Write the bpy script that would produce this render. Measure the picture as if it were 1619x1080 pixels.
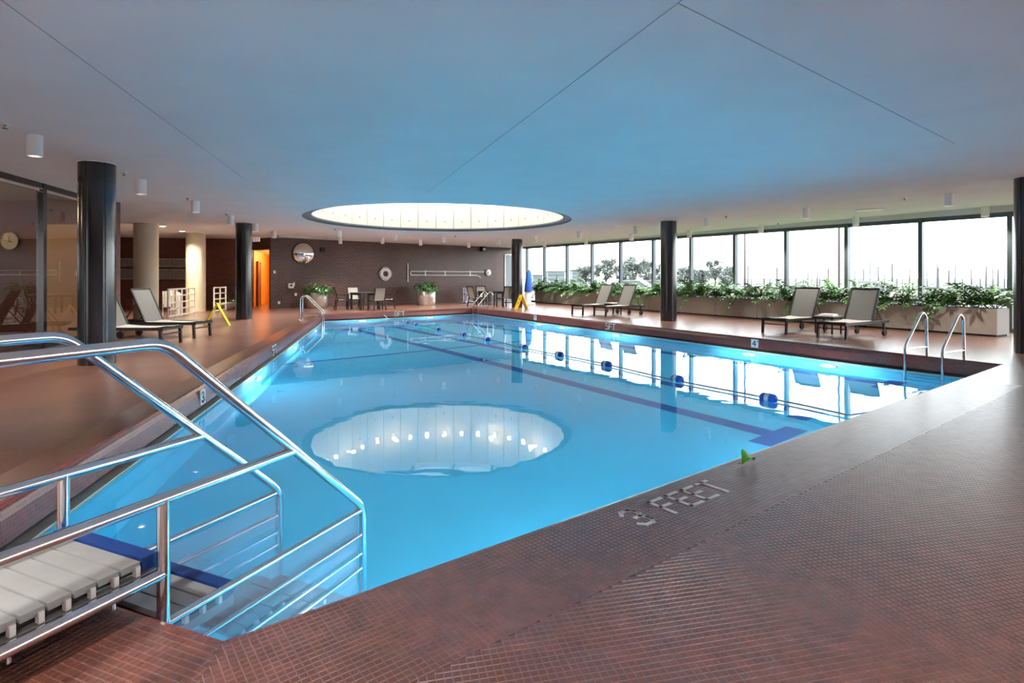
import bpy, bmesh, math, random
from mathutils import Vector, Matrix
R = random.Random(7)
PI = math.pi
SC = bpy.context.scene
COL = SC.collection
for o in list(bpy.data.objects):
    bpy.data.objects.remove(o)

# ------------------------------------------------------------------ camera
CAM_H, FOC, CX, HY = 1.35, 890.0, 809.5, 440.0      # metres; focal length, centre and horizon in pixels of a 1619 px wide frame
H = 3.174                                           # ceiling height
WATER = -0.15
RIM = 0.12                                          # raised pool rim
cam = bpy.data.cameras.new('camera')
cam.sensor_width = 36.0
cam.lens = 36.0 * FOC / 1619.0
cam.shift_y = -(540.0 - HY) / 1619.0
cam.clip_start, cam.clip_end = 0.05, 6000
camo = bpy.data.objects.new('camera', cam)
COL.objects.link(camo)
camo.location = (0, 0, CAM_H)
camo.rotation_euler = (PI / 2, 0, 0)
SC.camera = camo

# ------------------------------------------------------------------ sky, exposure
SKY = 2.9
w = bpy.data.worlds.new('overcast_sky')
SC.world = w
w.use_nodes = True
w.node_tree.nodes['Background'].inputs[0].default_value = (0.93, 0.97, 1.0, 1)
w.node_tree.nodes['Background'].inputs[1].default_value = SKY
SC.view_settings.view_transform = 'Standard'
SC.view_settings.look = 'None'
SC.view_settings.gamma = 1.0
SC.view_settings.use_curve_mapping = False
SC.view_settings.exposure = 1.45

W0, WD = Vector((12.4, 14.0)), Vector((-0.53, 0.848))     # window wall: start and direction


def area(name, loc, rot, sx, sy, energy=1.0, color=(1, 1, 1), portal=False, shape='RECTANGLE'):
    l = bpy.data.lights.new(name, 'AREA')
    l.shape, l.size, l.size_y, l.energy, l.color = shape, sx, sy, energy, color
    o = bpy.data.objects.new(name, l)
    COL.objects.link(o)
    o.location, o.rotation_euler = loc, rot
    if portal:
        l.cycles.is_portal = True
    return o


wm = W0 + WD * 3.7
area('window_daylight_portal', (wm.x + .12, wm.y + .08, 1.6), (PI / 2, 0, math.atan2(WD.y, WD.x) + PI), 39.0, 3.1, portal=True)
area('skylight_portal', (-2.25, 17.8, 5.7), (0, 0, 0), 8.4, 8.4, portal=True)


# ------------------------------------------------------------------ helpers
def P(x, y, z=0.0):
    Y = FOC * (CAM_H - z) / (y - HY)
    return Vector(((x - CX) / FOC * Y, Y))


def px(p, z=0.0):
    return CX + FOC * p[0] / p[1], HY + FOC * (CAM_H - z) / p[1]


class MB:
    def __init__(s):
        s.v, s.f, s.uv, s.sm = [], [], [], []

    def face(s, pts, uv=None, smooth=False):
        i = len(s.v)
        s.v += [tuple(p) for p in pts]
        s.f.append(list(range(i, i + len(pts))))
        s.uv.append(uv or [(0, 0)] * len(pts))
        s.sm.append(smooth)

    def add(s, vs, fs, smooth=False):
        i = len(s.v)
        s.v += [tuple(p) for p in vs]
        for f in fs:
            s.f.append([i + k for k in f])
            s.uv.append([(0, 0)] * len(f))
            s.sm.append(smooth)

    def box(s, c, d, rz=0.0, M=None):
        hx, hy, hz = d[0] / 2, d[1] / 2, d[2] / 2
        vs = [Vector((x, y, z)) for x in (-hx, hx) for y in (-hy, hy) for z in (-hz, hz)]
        if M is None:
            M = Matrix.Rotation(rz, 3, 'Z')
        vs = [M @ v + Vector(c) for v in vs]
        s.add(vs, [(0, 1, 3, 2), (4, 6, 7, 5), (0, 4, 5, 1), (2, 3, 7, 6), (0, 2, 6, 4), (1, 5, 7, 3)])
        return s

    def bar(s, a, b, wd, th, up=(0, 0, 1)):
        a, b = Vector(a), Vector(b)
        y = (b - a).normalized()
        x = y.cross(Vector(up))
        if x.length < 1e-4:
            x = y.cross(Vector((1, 0, 0)))
        x.normalize()
        z = x.cross(y)
        M = Matrix((x, y, z)).transposed()
        return s.box((a + b) / 2, (wd, (b - a).length, th), M=M)

    def tube(s, pts, r, n=8, caps=True):
        pts = [Vector(p) for p in pts]
        rings = []
        px_ = None
        for i, p in enumerate(pts):
            if i == 0:
                t = pts[1] - p
            elif i == len(pts) - 1:
                t = p - pts[i - 1]
            else:
                t = (pts[i + 1] - p).normalized() + (p - pts[i - 1]).normalized()
            t.normalize()
            if px_ is None:
                x = t.cross(Vector((0, 0, 1)))
                if x.length < 1e-3:
                    x = t.cross(Vector((1, 0, 0)))
            else:
                x = px_ - t * px_.dot(t)
            x.normalize()
            px_ = x
            y = t.cross(x)
            rr = r[i] if isinstance(r, (list, tuple)) else r
            rings.append([p + (x * math.cos(2 * PI * k / n) + y * math.sin(2 * PI * k / n)) * rr for k in range(n)])
        vs = [v for g in rings for v in g]
        fs = []
        for i in range(len(rings) - 1):
            for k in range(n):
                a, b = i * n + k, i * n + (k + 1) % n
                fs.append((a, b, b + n, a + n))
        s.add(vs, fs, True)
        if caps:
            s.face(rings[0][::-1])
            s.face(rings[-1])
        return s

    def lathe(s, prof, n=24, c=(0, 0, 0), smooth=True, cap0=False, cap1=False):
        vs = [(c[0] + r * math.cos(2 * PI * k / n), c[1] + r * math.sin(2 * PI * k / n), c[2] + z) for r, z in prof for k in range(n)]
        fs = []
        for i in range(len(prof) - 1):
            for k in range(n):
                a, b = i * n + k, i * n + (k + 1) % n
                fs.append((a, b, b + n, a + n))
        s.add(vs, fs, smooth)
        if cap0:
            s.face(vs[:n][::-1])
        if cap1:
            s.face(vs[-n:])
        return s

    def prism(s, poly, z0, z1):
        n = len(poly)
        vs = [(p[0], p[1], z0) for p in poly] + [(p[0], p[1], z1) for p in poly]
        s.add(vs, [tuple(range(n))[::-1], tuple(range(n, 2 * n))] + [(i, (i + 1) % n, n + (i + 1) % n, n + i) for i in range(n)])
        return s

    def mesh(s, name):
        m = bpy.data.meshes.new(name)
        m.from_pydata(s.v, [], s.f)
        uvl = m.uv_layers.new(name='UVMap')
        flat = [c for f in s.uv for q in f for c in q]
        uvl.data.foreach_set('uv', flat)
        m.polygons.foreach_set('use_smooth', s.sm)
        m.update()
        return m

    def build(s, name, mat, parent=None, kind=None):
        m = s.mesh(name)
        m.materials.append(mat)
        return link(name, m, parent, kind)


def link(name, data, parent=None, kind=None):
    o = bpy.data.objects.new(name, data)
    COL.objects.link(o)
    if parent is not None:
        o.parent = parent
    if kind:
        o['kind'] = kind
    return o


def tag(o, label, cat, group=None, kind=None):
    o['label'], o['category'] = label, cat
    if group:
        o['group'] = group
    if kind:
        o['kind'] = kind
    return o


def thing(name, label, cat, loc=(0, 0, 0), rz=0.0, group=None, kind=None):
    o = link(name, None)
    o.empty_display_size = 0.1
    o.location = (loc[0], loc[1], loc[2] if len(loc) > 2 else 0)
    o.rotation_euler = (0, 0, rz)
    return tag(o, label, cat, group, kind)


def copy_tree(o, parent=None):
    c = o.copy()
    COL.objects.link(c)
    c.parent = parent
    for ch in o.children:
        copy_tree(ch, c)
    return c


def bearing(d):                      # rotation about z that turns local +y to direction d
    return math.atan2(-d[0], d[1])


# ------------------------------------------------------------------ materials
def nodes(name):
    m = bpy.data.materials.new(name)
    m.use_nodes = True
    nt = m.node_tree
    return m, nt, nt.nodes['Principled BSDF']


def mat(name, col, rough=0.5, metal=0.0, spec=0.5, var=0.0, scale=8.0, bump=0.0, bscale=60.0, emis=None, estr=0.0, coat=0.0):
    m, nt, b = nodes(name)
    b.inputs['Base Color'].default_value = (*col, 1)
    b.inputs['Roughness'].default_value = rough
    b.inputs['Metallic'].default_value = metal
    b.inputs['Specular IOR Level'].default_value = spec
    if coat:
        b.inputs['Coat Weight'].default_value = coat
        b.inputs['Coat Roughness'].default_value = 0.08
    if emis:
        b.inputs['Emission Color'].default_value = (*emis, 1)
        b.inputs['Emission Strength'].default_value = estr
    tc = nt.nodes.new('ShaderNodeTexCoord')
    if var:
        n = nt.nodes.new('ShaderNodeTexNoise')
        n.inputs['Scale'].default_value = scale
        n.inputs['Detail'].default_value = 4
        nt.links.new(tc.outputs['Object'], n.inputs['Vector'])
        r = nt.nodes.new('ShaderNodeValToRGB')
        r.color_ramp.elements[0].position, r.color_ramp.elements[1].position = 0.3, 0.7
        r.color_ramp.elements[0].color = (*[max(0, c * (1 - var)) for c in col], 1)
        r.color_ramp.elements[1].color = (*[min(1, c * (1 + var)) for c in col], 1)
        nt.links.new(n.outputs['Fac'], r.inputs['Fac'])
        nt.links.new(r.outputs['Color'], b.inputs['Base Color'])
    if bump:
        n2 = nt.nodes.new('ShaderNodeTexNoise')
        n2.inputs['Scale'].default_value = bscale
        n2.inputs['Detail'].default_value = 3
        nt.links.new(tc.outputs['Object'], n2.inputs['Vector'])
        bp = nt.nodes.new('ShaderNodeBump')
        bp.inputs['Strength'].default_value = bump
        bp.inputs['Distance'].default_value = 0.01
        nt.links.new(n2.outputs['Fac'], bp.inputs['Height'])
        nt.links.new(bp.outputs['Normal'], b.inputs['Normal'])
    return m


def brickmat(name, c1, c2, mortar, bw, bh, mort, rough, offset=0.5, bump=0.3, spec=0.5, wear=0.25, wscale=0.6, bias=0.0):
    m, nt, b = nodes(name)
    uv = nt.nodes.new('ShaderNodeUVMap')
    uv.uv_map = 'UVMap'
    t = nt.nodes.new('ShaderNodeTexBrick')
    t.offset = offset
    t.inputs['Scale'].default_value = 1.0
    t.inputs['Brick Width'].default_value = bw
    t.inputs['Row Height'].default_value = bh
    t.inputs['Mortar Size'].default_value = mort
    t.inputs['Mortar Smooth'].default_value = 0.15
    t.inputs['Bias'].default_value = bias
    t.inputs['Color1'].default_value = (*c1, 1)
    t.inputs['Color2'].default_value = (*c2, 1)
    t.inputs['Mortar'].default_value = (*mortar, 1)
    nt.links.new(uv.outputs['UV'], t.inputs['Vector'])
    tc = nt.nodes.new('ShaderNodeTexCoord')
    n = nt.nodes.new('ShaderNodeTexNoise')
    n.inputs['Scale'].default_value = wscale
    n.inputs['Detail'].default_value = 5
    nt.links.new(tc.outputs['Object'], n.inputs['Vector'])
    mr = nt.nodes.new('ShaderNodeMapRange')
    mr.inputs['From Min'].default_value, mr.inputs['From Max'].default_value = 0.3, 0.7
    mr.inputs['To Min'].default_value, mr.inputs['To Max'].default_value = 1 - wear, 1 + wear
    nt.links.new(n.outputs['Fac'], mr.inputs['Value'])
    mx = nt.nodes.new('ShaderNodeMix')
    mx.data_type = 'RGBA'
    mx.blend_type = 'MULTIPLY'
    mx.inputs[0].default_value = 1.0
    nt.links.new(t.outputs['Color'], mx.inputs[6])
    nt.links.new(mr.outputs['Result'], mx.inputs[7])
    nt.links.new(mx.outputs[2], b.inputs['Base Color'])
    b.inputs['Roughness'].default_value = rough
    b.inputs['Specular IOR Level'].default_value = spec
    bp = nt.nodes.new('ShaderNodeBump')
    bp.invert = True
    bp.inputs['Strength'].default_value = bump
    bp.inputs['Distance'].default_value = 0.003
    nt.links.new(t.outputs['Fac'], bp.inputs['Height'])
    nt.links.new(bp.outputs['Normal'], b.inputs['Normal'])
    return m


def glassmat(name, tint=(1, 1, 1), refl=0.08, blend=0.5):
    m = bpy.data.materials.new(name)
    m.use_nodes = True
    nt = m.node_tree
    nt.nodes.remove(nt.nodes['Principled BSDF'])
    out = nt.nodes['Material Output']
    tr = nt.nodes.new('ShaderNodeBsdfTransparent')
    tr.inputs[0].default_value = (*tint, 1)
    gl = nt.nodes.new('ShaderNodeBsdfGlossy')
    gl.inputs['Roughness'].default_value = 0.0
    lw = nt.nodes.new('ShaderNodeLayerWeight')           # Schlick reflectance, the same from both sides
    lw.inputs['Blend'].default_value = 0.5
    fr = nt.nodes.new('ShaderNodeMath')
    fr.operation = 'POWER'
    fr.inputs[1].default_value = 5.0
    nt.links.new(lw.outputs['Facing'], fr.inputs[0])
    ad = nt.nodes.new('ShaderNodeMath')
    ad.operation = 'MULTIPLY_ADD'
    ad.use_clamp = True
    ad.inputs[1].default_value = 0.5
    ad.inputs[2].default_value = 0.02 + refl
    mx = nt.nodes.new('ShaderNodeMixShader')
    nt.links.new(fr.outputs[0], ad.inputs[0])
    nt.links.new(ad.outputs[0], mx.inputs[0])
    nt.links.new(tr.outputs[0], mx.inputs[1])
    nt.links.new(gl.outputs[0], mx.inputs[2])
    nt.links.new(mx.outputs[0], out.inputs['Surface'])
    return m


def watermat():
    m = bpy.data.materials.new('pool_water')
    m.use_nodes = True
    nt = m.node_tree
    nt.nodes.remove(nt.nodes['Principled BSDF'])
    out = nt.nodes['Material Output']
    g = nt.nodes.new('ShaderNodeBsdfGlass')
    g.inputs['IOR'].default_value = 1.333
    g.inputs['Roughness'].default_value = 0.0
    g.inputs['Color'].default_value = (0.97, 0.995, 1.0, 1)
    tc = nt.nodes.new('ShaderNodeTexCoord')
    n = nt.nodes.new('ShaderNodeTexNoise')
    n.inputs['Scale'].default_value = 1.6
    n.inputs['Detail'].default_value = 2
    nt.links.new(tc.outputs['Object'], n.inputs['Vector'])
    bp = nt.nodes.new('ShaderNodeBump')
    bp.inputs['Strength'].default_value = 0.10
    bp.inputs['Distance'].default_value = 0.02
    nt.links.new(n.outputs['Fac'], bp.inputs['Height'])
    nt.links.new(bp.outputs['Normal'], g.inputs['Normal'])
    nt.links.new(g.outputs[0], out.inputs['Surface'])
    return m


TP = 0.0262                                           # tile pitch
M_TILE = brickmat('red_mosaic_tile', (0.160, 0.060, 0.040), (0.112, 0.042, 0.029), (0.34, 0.21, 0.165), 1, 1, 0.05, 0.25, offset=0.0, bump=0.06, spec=1.0, wear=0.18, wscale=1.2)
M_TILEP = mat('red_tile_glaze', (0.165, 0.056, 0.038), 0.30, var=0.35, scale=14, spec=1.0)
for _t in (M_TILE, M_TILEP):
    _b = _t.node_tree.nodes['Principled BSDF']
    _b.inputs['Coat Weight'].default_value = 0.5
    _b.inputs['Coat Roughness'].default_value = 0.3
M_RIM = brickmat('maroon_rim_tile', (0.25, 0.055, 0.045), (0.18, 0.040, 0.034), (0.30, 0.12, 0.10), 1, 1, 0.05, 0.25, offset=0.0, bump=0.1, wear=0.15, wscale=1.0)
M_BRICK = brickmat('dark_brown_brick', (0.088, 0.030, 0.023), (0.042, 0.017, 0.014), (0.18, 0.115, 0.095), 0.215, 0.075, 0.010, 0.34, bump=0.5, wear=0.22)
M_BRICKR = brickmat('warm_red_brick', (0.17, 0.055, 0.032), (0.10, 0.034, 0.022), (0.15, 0.075, 0.055), 0.215, 0.075, 0.007, 0.5, bump=0.5, wear=0.22)
M_CEIL = mat('painted_plaster', (0.66, 0.67, 0.68), 0.9, spec=0.2, bump=0.25, bscale=160, var=0.03, scale=1.5)
M_WHITE = mat('white_paint', (0.86, 0.85, 0.83), 0.5)
M_SHELL = mat('blue_pool_paint', (0.13, 0.665, 0.89), 0.6, var=0.03, scale=1.0)
M_LIP = mat('cream_gutter_lip', (0.62, 0.60, 0.50), 0.35, var=0.12, scale=6)
M_GAP = mat('shaded_gutter_gap', (0.05, 0.03, 0.025), 0.7)  # shadow under the coping, put into the dark colour of the recess
M_LINE = mat('navy_lane_tile', (0.012, 0.12, 0.38), 0.5)
M_BLACK = mat('black_lacquer_steel', (0.008, 0.009, 0.012), 0.2, spec=0.8, coat=0.25)
M_FRAME = mat('dark_anodised_aluminium', (0.085, 0.105, 0.115), 0.35, 0.4)
M_CREAM = mat('cream_painted_concrete', (0.66, 0.60, 0.46), 0.7, var=0.04, scale=4)
M_STEEL = mat('polished_stainless', (0.78, 0.79, 0.82), 0.16, 1.0)
M_BRUSH = mat('brushed_stainless', (0.62, 0.60, 0.56), 0.36, 0.75, var=0.12, scale=3)
M_DRUM = mat('cream_skylight_panel', (0.82, 0.78, 0.70), 0.75, var=0.03, scale=2)
M_RING = mat('grey_skylight_ring', (0.16, 0.19, 0.21), 0.6)
M_DARK = mat('dark_bronze_frame', (0.014, 0.011, 0.011), 0.45)
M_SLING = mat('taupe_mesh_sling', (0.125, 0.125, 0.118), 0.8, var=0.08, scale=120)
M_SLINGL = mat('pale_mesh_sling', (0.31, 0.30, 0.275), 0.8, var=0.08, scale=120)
M_RUB = mat('black_rubber', (0.012, 0.012, 0.012), 0.7)
M_PLANTER = mat('beige_laminate_planter', (0.31, 0.27, 0.235), 0.5, var=0.05, scale=3)
M_SOIL = mat('dark_soil', (0.04, 0.028, 0.02), 0.95, var=0.3, scale=30)
M_LEAF = mat('glossy_green_leaf', (0.055, 0.16, 0.032), 0.26, var=0.5, scale=5)
M_LEAF2 = mat('deep_green_leaf', (0.035, 0.105, 0.025), 0.26, var=0.5, scale=6)
M_STEM = mat('green_stem', (0.12, 0.22, 0.06), 0.6)
M_YEL = mat('yellow_plastic', (0.86, 0.56, 0.01), 0.4)
M_YEL2 = mat('lemon_plastic', (0.78, 0.66, 0.03), 0.4)
M_LET = mat('white_mosaic_letter', (0.74, 0.70, 0.66), 0.4, var=0.06, scale=30)
M_INK = mat('black_print', (0.02, 0.02, 0.025), 0.6)
M_RED = mat('red_print', (0.55, 0.03, 0.03), 0.5)
M_SLAT = mat('grey_plastic_slat', (0.36, 0.37, 0.37), 0.55, var=0.06, scale=9)
M_NOSE = mat('royal_blue_nosing', (0.01, 0.055, 0.26), 0.5)
M_FLB = mat('blue_float_plastic', (0.01, 0.08, 0.42), 0.35)
M_FLW = mat('white_float_plastic', (0.80, 0.82, 0.84), 0.35)
M_ROPE = mat('grey_rope', (0.30, 0.32, 0.34), 0.7)
M_ORANGE = mat('orange_wall_paint', (0.72, 0.30, 0.03), 0.6, var=0.08, scale=2)
M_WOOD = mat('brown_wood_door', (0.16, 0.055, 0.02), 0.45, var=0.25, scale=6)
M_GREY = mat('grey_door_paint', (0.20, 0.235, 0.25), 0.5)
M_STRIP = mat('weathered_grey_metal', (0.30, 0.28, 0.26), 0.45, 0.4, var=0.35, scale=14)
M_CLOTH = mat('blue_cover_cloth', (0.015, 0.10, 0.42), 0.8, var=0.12, scale=5)
M_MIRROR = mat('convex_mirror_silver', (0.92, 0.92, 0.92), 0.03, 1.0)
M_BULB = mat('frosted_lit_bulb', (1, 0.9, 0.8), 0.5, emis=(1.0, 0.84, 0.62), estr=4.0)
M_LENS = mat('lit_downlight_lens', (1, 0.95, 0.85), 0.5, emis=(1.0, 0.86, 0.66), estr=5.0)
M_EXIT = mat('backlit_exit_panel', (0.8, 0.8, 0.75), 0.5, emis=(1.0, 0.9, 0.75), estr=0.12)
M_POOLL = mat('lit_pool_lamp', (0.9, 0.97, 1), 0.4, emis=(0.86, 0.95, 1.0), estr=6.0)
M_GLASS = glassmat('clear_window_glass', (0.97, 0.985, 0.985), 0.0)
M_RGLASS = glassmat('frosted_roof_glass', (0.21, 0.218, 0.225), 0.0)
M_DGLASS = glassmat('tinted_partition_glass', (0.62, 0.60, 0.58), 0.10)
M_PANEL = glassmat('clear_polycarbonate', (0.94, 0.95, 0.98), 0.03)
_nt = M_PANEL.node_tree
_d = _nt.nodes.new('ShaderNodeBsdfDiffuse')
_d.inputs[0].default_value = (0.80, 0.80, 0.86, 1)
_m = _nt.nodes.new('ShaderNodeMixShader')
_m.inputs[0].default_value = 0.16
_src = _nt.nodes['Material Output'].inputs['Surface'].links[0].from_socket
_nt.links.new(_src, _m.inputs[1])
_nt.links.new(_d.outputs[0], _m.inputs[2])
_nt.links.new(_m.outputs[0], _nt.nodes['Material Output'].inputs['Surface'])
M_WATER = watermat()
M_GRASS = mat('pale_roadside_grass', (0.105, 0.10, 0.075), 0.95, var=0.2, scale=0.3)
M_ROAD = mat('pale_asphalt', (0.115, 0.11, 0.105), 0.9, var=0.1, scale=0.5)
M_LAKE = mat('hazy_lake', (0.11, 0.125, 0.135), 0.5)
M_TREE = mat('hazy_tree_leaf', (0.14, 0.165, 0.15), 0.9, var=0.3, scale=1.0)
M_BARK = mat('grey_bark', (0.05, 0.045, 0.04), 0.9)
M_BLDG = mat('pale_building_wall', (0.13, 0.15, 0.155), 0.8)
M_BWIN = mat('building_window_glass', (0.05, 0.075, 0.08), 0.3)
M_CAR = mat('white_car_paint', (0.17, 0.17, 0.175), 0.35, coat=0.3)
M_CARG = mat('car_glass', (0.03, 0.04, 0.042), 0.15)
M_MAST = mat('grey_mast_aluminium', (0.045, 0.045, 0.05), 0.6)
M_POLE = mat('brown_steel_pole', (0.05, 0.035, 0.033), 0.6)
M_GLEAF = mat('fresh_green_leaf', (0.16, 0.62, 0.06), 0.5)
M_PAT = mat('blue_white_patterned_cloth', (0.36, 0.36, 0.48), 0.8, var=0.95, scale=11)
M_STONE = mat('grey_stone_bowl', (0.36, 0.34, 0.31), 0.8, var=0.15, scale=6)
M_SEAM = mat('dark_ceiling_joint', (0.36, 0.37, 0.38), 0.9)

# ------------------------------------------------------------------ plan of the place
N1 = Vector((-0.978, 1.894)); NR = Vector((7.03, 8.05)); FR = P(750, 486.5, RIM); FL = Vector((-6.60, 19.5)); N0 = Vector((-2.70, 2.58))
POOL = [N1, NR, FR, FL, N0]                           # rim crest, counter-clockwise


def offset(poly, d):                                  # d > 0 moves inward
    n, out = len(poly), []
    for i in range(n):
        a, b, c = poly[i - 1], poly[i], poly[(i + 1) % n]
        d1, d2 = (b - a).normalized(), (c - b).normalized()
        n1, n2 = Vector((-d1.y, d1.x)), Vector((-d2.y, d2.x))
        p1, p2 = b + n1 * d, b + n2 * d
        den = d1.x * d2.y - d1.y * d2.x
        t = ((p2 - p1).x * d2.y - (p2 - p1).y * d2.x) / den
        out.append(p1 + d1 * t)
    return out


RAMP = 0.5
CORNER = Vector((0.0, 33.84))
WEND = W0 + WD * -16.0  # window run lengthened out of view to brighten the near deck
BR0, BRD = Vector((-10.8, 25.2)), Vector((0.78, 0.6257)).normalized()    # far brick wall
LG0, LGD = Vector((-9.1, 11.0)), Vector((-0.2334, 0.9724))               # glazed partition
PIER = LG0 + LGD * ((13.2 - 11.0) / 0.9724)
LGS = LG0 + LGD * ((-5 - 11.0) / 0.9724)
ROOM = [Vector(p) for p in (LGS, (WEND.x, -5), WEND, CORNER, BR0, (-12.1, 26.2), (-19, 24.8), (-19, 13.2), PIER)]
E1 = Vector((-0.2233, 0.9748)); E2 = Vector((0.9748, 0.2233))


def filled(name, loops, z, material, uvf=None, parent=None, kind=None, flip=False):
    bm = bmesh.new()
    es = []
    for lp in loops:
        vs = [bm.verts.new((p[0], p[1], z)) for p in lp]
        es += [bm.edges.new((vs[i], vs[(i + 1) % len(vs)])) for i in range(len(vs))]
    bmesh.ops.triangle_fill(bm, edges=es, use_beauty=True)
    for f in bm.faces:
        if (f.normal.z < 0) != flip:
            f.normal_flip()
    uvl = bm.loops.layers.uv.new('UVMap')
    if uvf:
        for f in bm.faces:
            for l in f.loops:
                l[uvl].uv = uvf(l.vert.co)
    m = bpy.data.meshes.new(name)
    bm.to_mesh(m)
    bm.free()
    m.materials.append(material)
    return link(name, m, parent, kind)


field_uv = lambda p: ((p[0] * E1.x + p[1] * E1.y) / TP, (p[0] * E2.x + p[1] * E2.y) / TP)
OUT = offset(POOL, -RAMP)
floor = filled('floor', [ROOM, OUT], 0.0, M_TILE, field_uv, kind='structure')
tag(floor, 'red brown mosaic tile deck around the pool', 'floor', kind='structure')

# ramp up to the raised rim, and the rim's inner face
mb = MB()
for i in (1, 2, 3):
    a, b = POOL[i], POOL[(i + 1) % 5]
    oa, ob = OUT[i], OUT[(i + 1) % 5]
    d = (b - a).normalized()
    u = lambda p: (p - a).dot(d) / TP
    vv = math.hypot(RAMP, RIM) / TP
    mb.face([(oa.x, oa.y, 0), (ob.x, ob.y, 0), (b.x, b.y, RIM), (a.x, a.y, RIM)], [(u(oa), -vv), (u(ob), -vv), (u(b), 0), (u(a), 0)])
mb.build('border_band', M_TILE, floor)
# the deck on the camera's side lies level with the rim; a border band follows the pool edge
near_d = (NR - N1).normalized()
near_o = Vector((near_d.y, -near_d.x))
nd = (N1 - N0).normalized()
notch_o = Vector((nd.y, -nd.x))
BAND = 21 * TP
OB = offset(POOL, -BAND)
rdir = (NR - FR).normalized()
NDR = NR + rdir * ((NR.y + 4.99) / -rdir.y)
ldir = Vector((-0.9748, -0.2233))
kk = (LG0 - N0)
tl = (kk.x * LGD.y - kk.y * LGD.x) / (ldir.x * LGD.y - ldir.y * LGD.x)
NDL = N0 + ldir * (tl - 0.08)
ndk = [NDL, N0, N1, NR, NDR, LGS + Vector((0.1, 0.01))]
i_r = NR + rdir * 0.62                       # where the band leaves the slab edge
fieldpoly = [NDL, N0 + ldir * 0.65, OB[0], NR + rdir * 0.60 + near_o * 0.0, NDR, LGS + Vector((0.1, 0.01))]
filled('near_deck', [fieldpoly], RIM, M_TILE, field_uv, parent=floor)
mb = MB()
for a, b, oa, ob, d in ((N1, NR, OB[0], NR + rdir * 0.60, near_d), (N0, N1, N0 + ldir * 0.65, OB[0], nd)):
    pts4 = [oa, ob, b, a]
    o_ = Vector((d.y, -d.x))
    mb.face([(p_.x, p_.y, RIM) for p_ in pts4], [((p_ - a).dot(d) / TP, -(p_ - a).dot(o_) / TP) for p_ in pts4])
mb.build('border_band', M_TILE, floor)
mb = MB()
for a, b in ((NDR, NR), (N0, NDL)):
    mb.face([(a.x, a.y, 0), (b.x, b.y, 0), (b.x, b.y, RIM), (a.x, a.y, RIM)], [(0, 0), ((b - a).length / TP, 0), ((b - a).length / TP, 4), (0, 4)])
mb.build('deck_step', M_TILE, floor)
pool = thing('pool_basin', 'raised rim swimming pool with sloping blue floor', 'pool', kind='structure')
prof = [(0.0, RIM), (0.02, RIM - 0.006), (0.045, RIM - 0.03), (0.06, RIM - 0.075), (0.075, -0.085)]
mb = MB()
polys = [offset(POOL, d) for d, z in prof]
for k in range(len(prof) - 1):
    for i in range(5):
        j = (i + 1) % 5
        a, b, c, d4 = polys[k][i], polys[k][j], polys[k + 1][j], polys[k + 1][i]
        d = (b - a).normalized()
        u = lambda p: (p - POOL[i]).dot(d) / TP
        v0, v1 = -prof[k][1] / TP, -prof[k + 1][1] / TP
        mb.face([(a.x, a.y, prof[k][1]), (b.x, b.y, prof[k][1]), (c.x, c.y, prof[k + 1][1]), (d4.x, d4.y, prof[k + 1][1])],
                [(u(a), v0), (u(b), v0), (u(c), v1), (u(d4), v1)])
mb.build('rim_face', M_RIM, pool)


def ringwall(prof, material, name, parent):
    mb = MB()
    pl = [offset(POOL, d) for d, z in prof]
    for k in range(len(prof) - 1):
        for i in range(5):
            j = (i + 1) % 5
            mb.face([(*pl[k][i], prof[k][1]), (*pl[k][j], prof[k][1]), (*pl[k + 1][j], prof[k + 1][1]), (*pl[k + 1][i], prof[k + 1][1])])
    return mb.build(name, material, parent)


ringwall([(0.075, -0.085), (0.02, -0.088), (0.02, -0.142)], M_GAP, 'gutter_gap', pool)
ringwall([(0.02, -0.142), (0.10, -0.142), (0.105, -0.16), (0.105, -0.20)], M_LIP, 'gutter_lip', pool)
NRM = Vector((-0.609, 0.793))


def zfloor(p):
    s = max(0.0, (Vector((p[0], p[1])) - N1).dot(NRM))
    return -1.1 - 0.65 * s / 9.8 if s < 9.8 else -1.75 - 0.9 * (s - 9.8) / 7.7


INN = offset(POOL, 0.10)
bm = bmesh.new()
bm.faces.new([bm.verts.new((p.x, p.y, 0)) for p in INN])
bmesh.ops.bisect_plane(bm, geom=bm.verts[:] + bm.edges[:] + bm.faces[:], plane_co=(N1.x + NRM.x * 9.8, N1.y + NRM.y * 9.8, 0), plane_no=(NRM.x, NRM.y, 0))
bedges = [(e.verts[0].co.copy(), e.verts[1].co.copy()) for e in bm.edges if len(e.link_faces) == 1]
for v in bm.verts:
    v.co.z = zfloor(v.co)
m = bpy.data.meshes.new('basin_floor')
bm.to_mesh(m)
bm.free()
m.materials.append(M_SHELL)
link('basin_floor', m, pool)
mb = MB()
for a, b in bedges:
    mb.face([(a.x, a.y, -0.19), (b.x, b.y, -0.19), (b.x, b.y, zfloor(b)), (a.x, a.y, zfloor(a))])
mb.build('basin_wall', M_SHELL, pool)


def floor_strip(a, b, wd, n=24, lift=0.006):
    a, b = Vector(a), Vector(b)
    d = (b - a).normalized()
    s = Vector((-d.y, d.x)) * wd / 2
    mb = MB()
    for k in range(n):
        p, q = a + (b - a) * (k / n), a + (b - a) * ((k + 1) / n)
        mb.face([(*(v), zfloor(v) + lift) for v in (p - s, q - s, q + s, p + s)])
    return mb.build('lane_line', M_LINE, pool)


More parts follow.
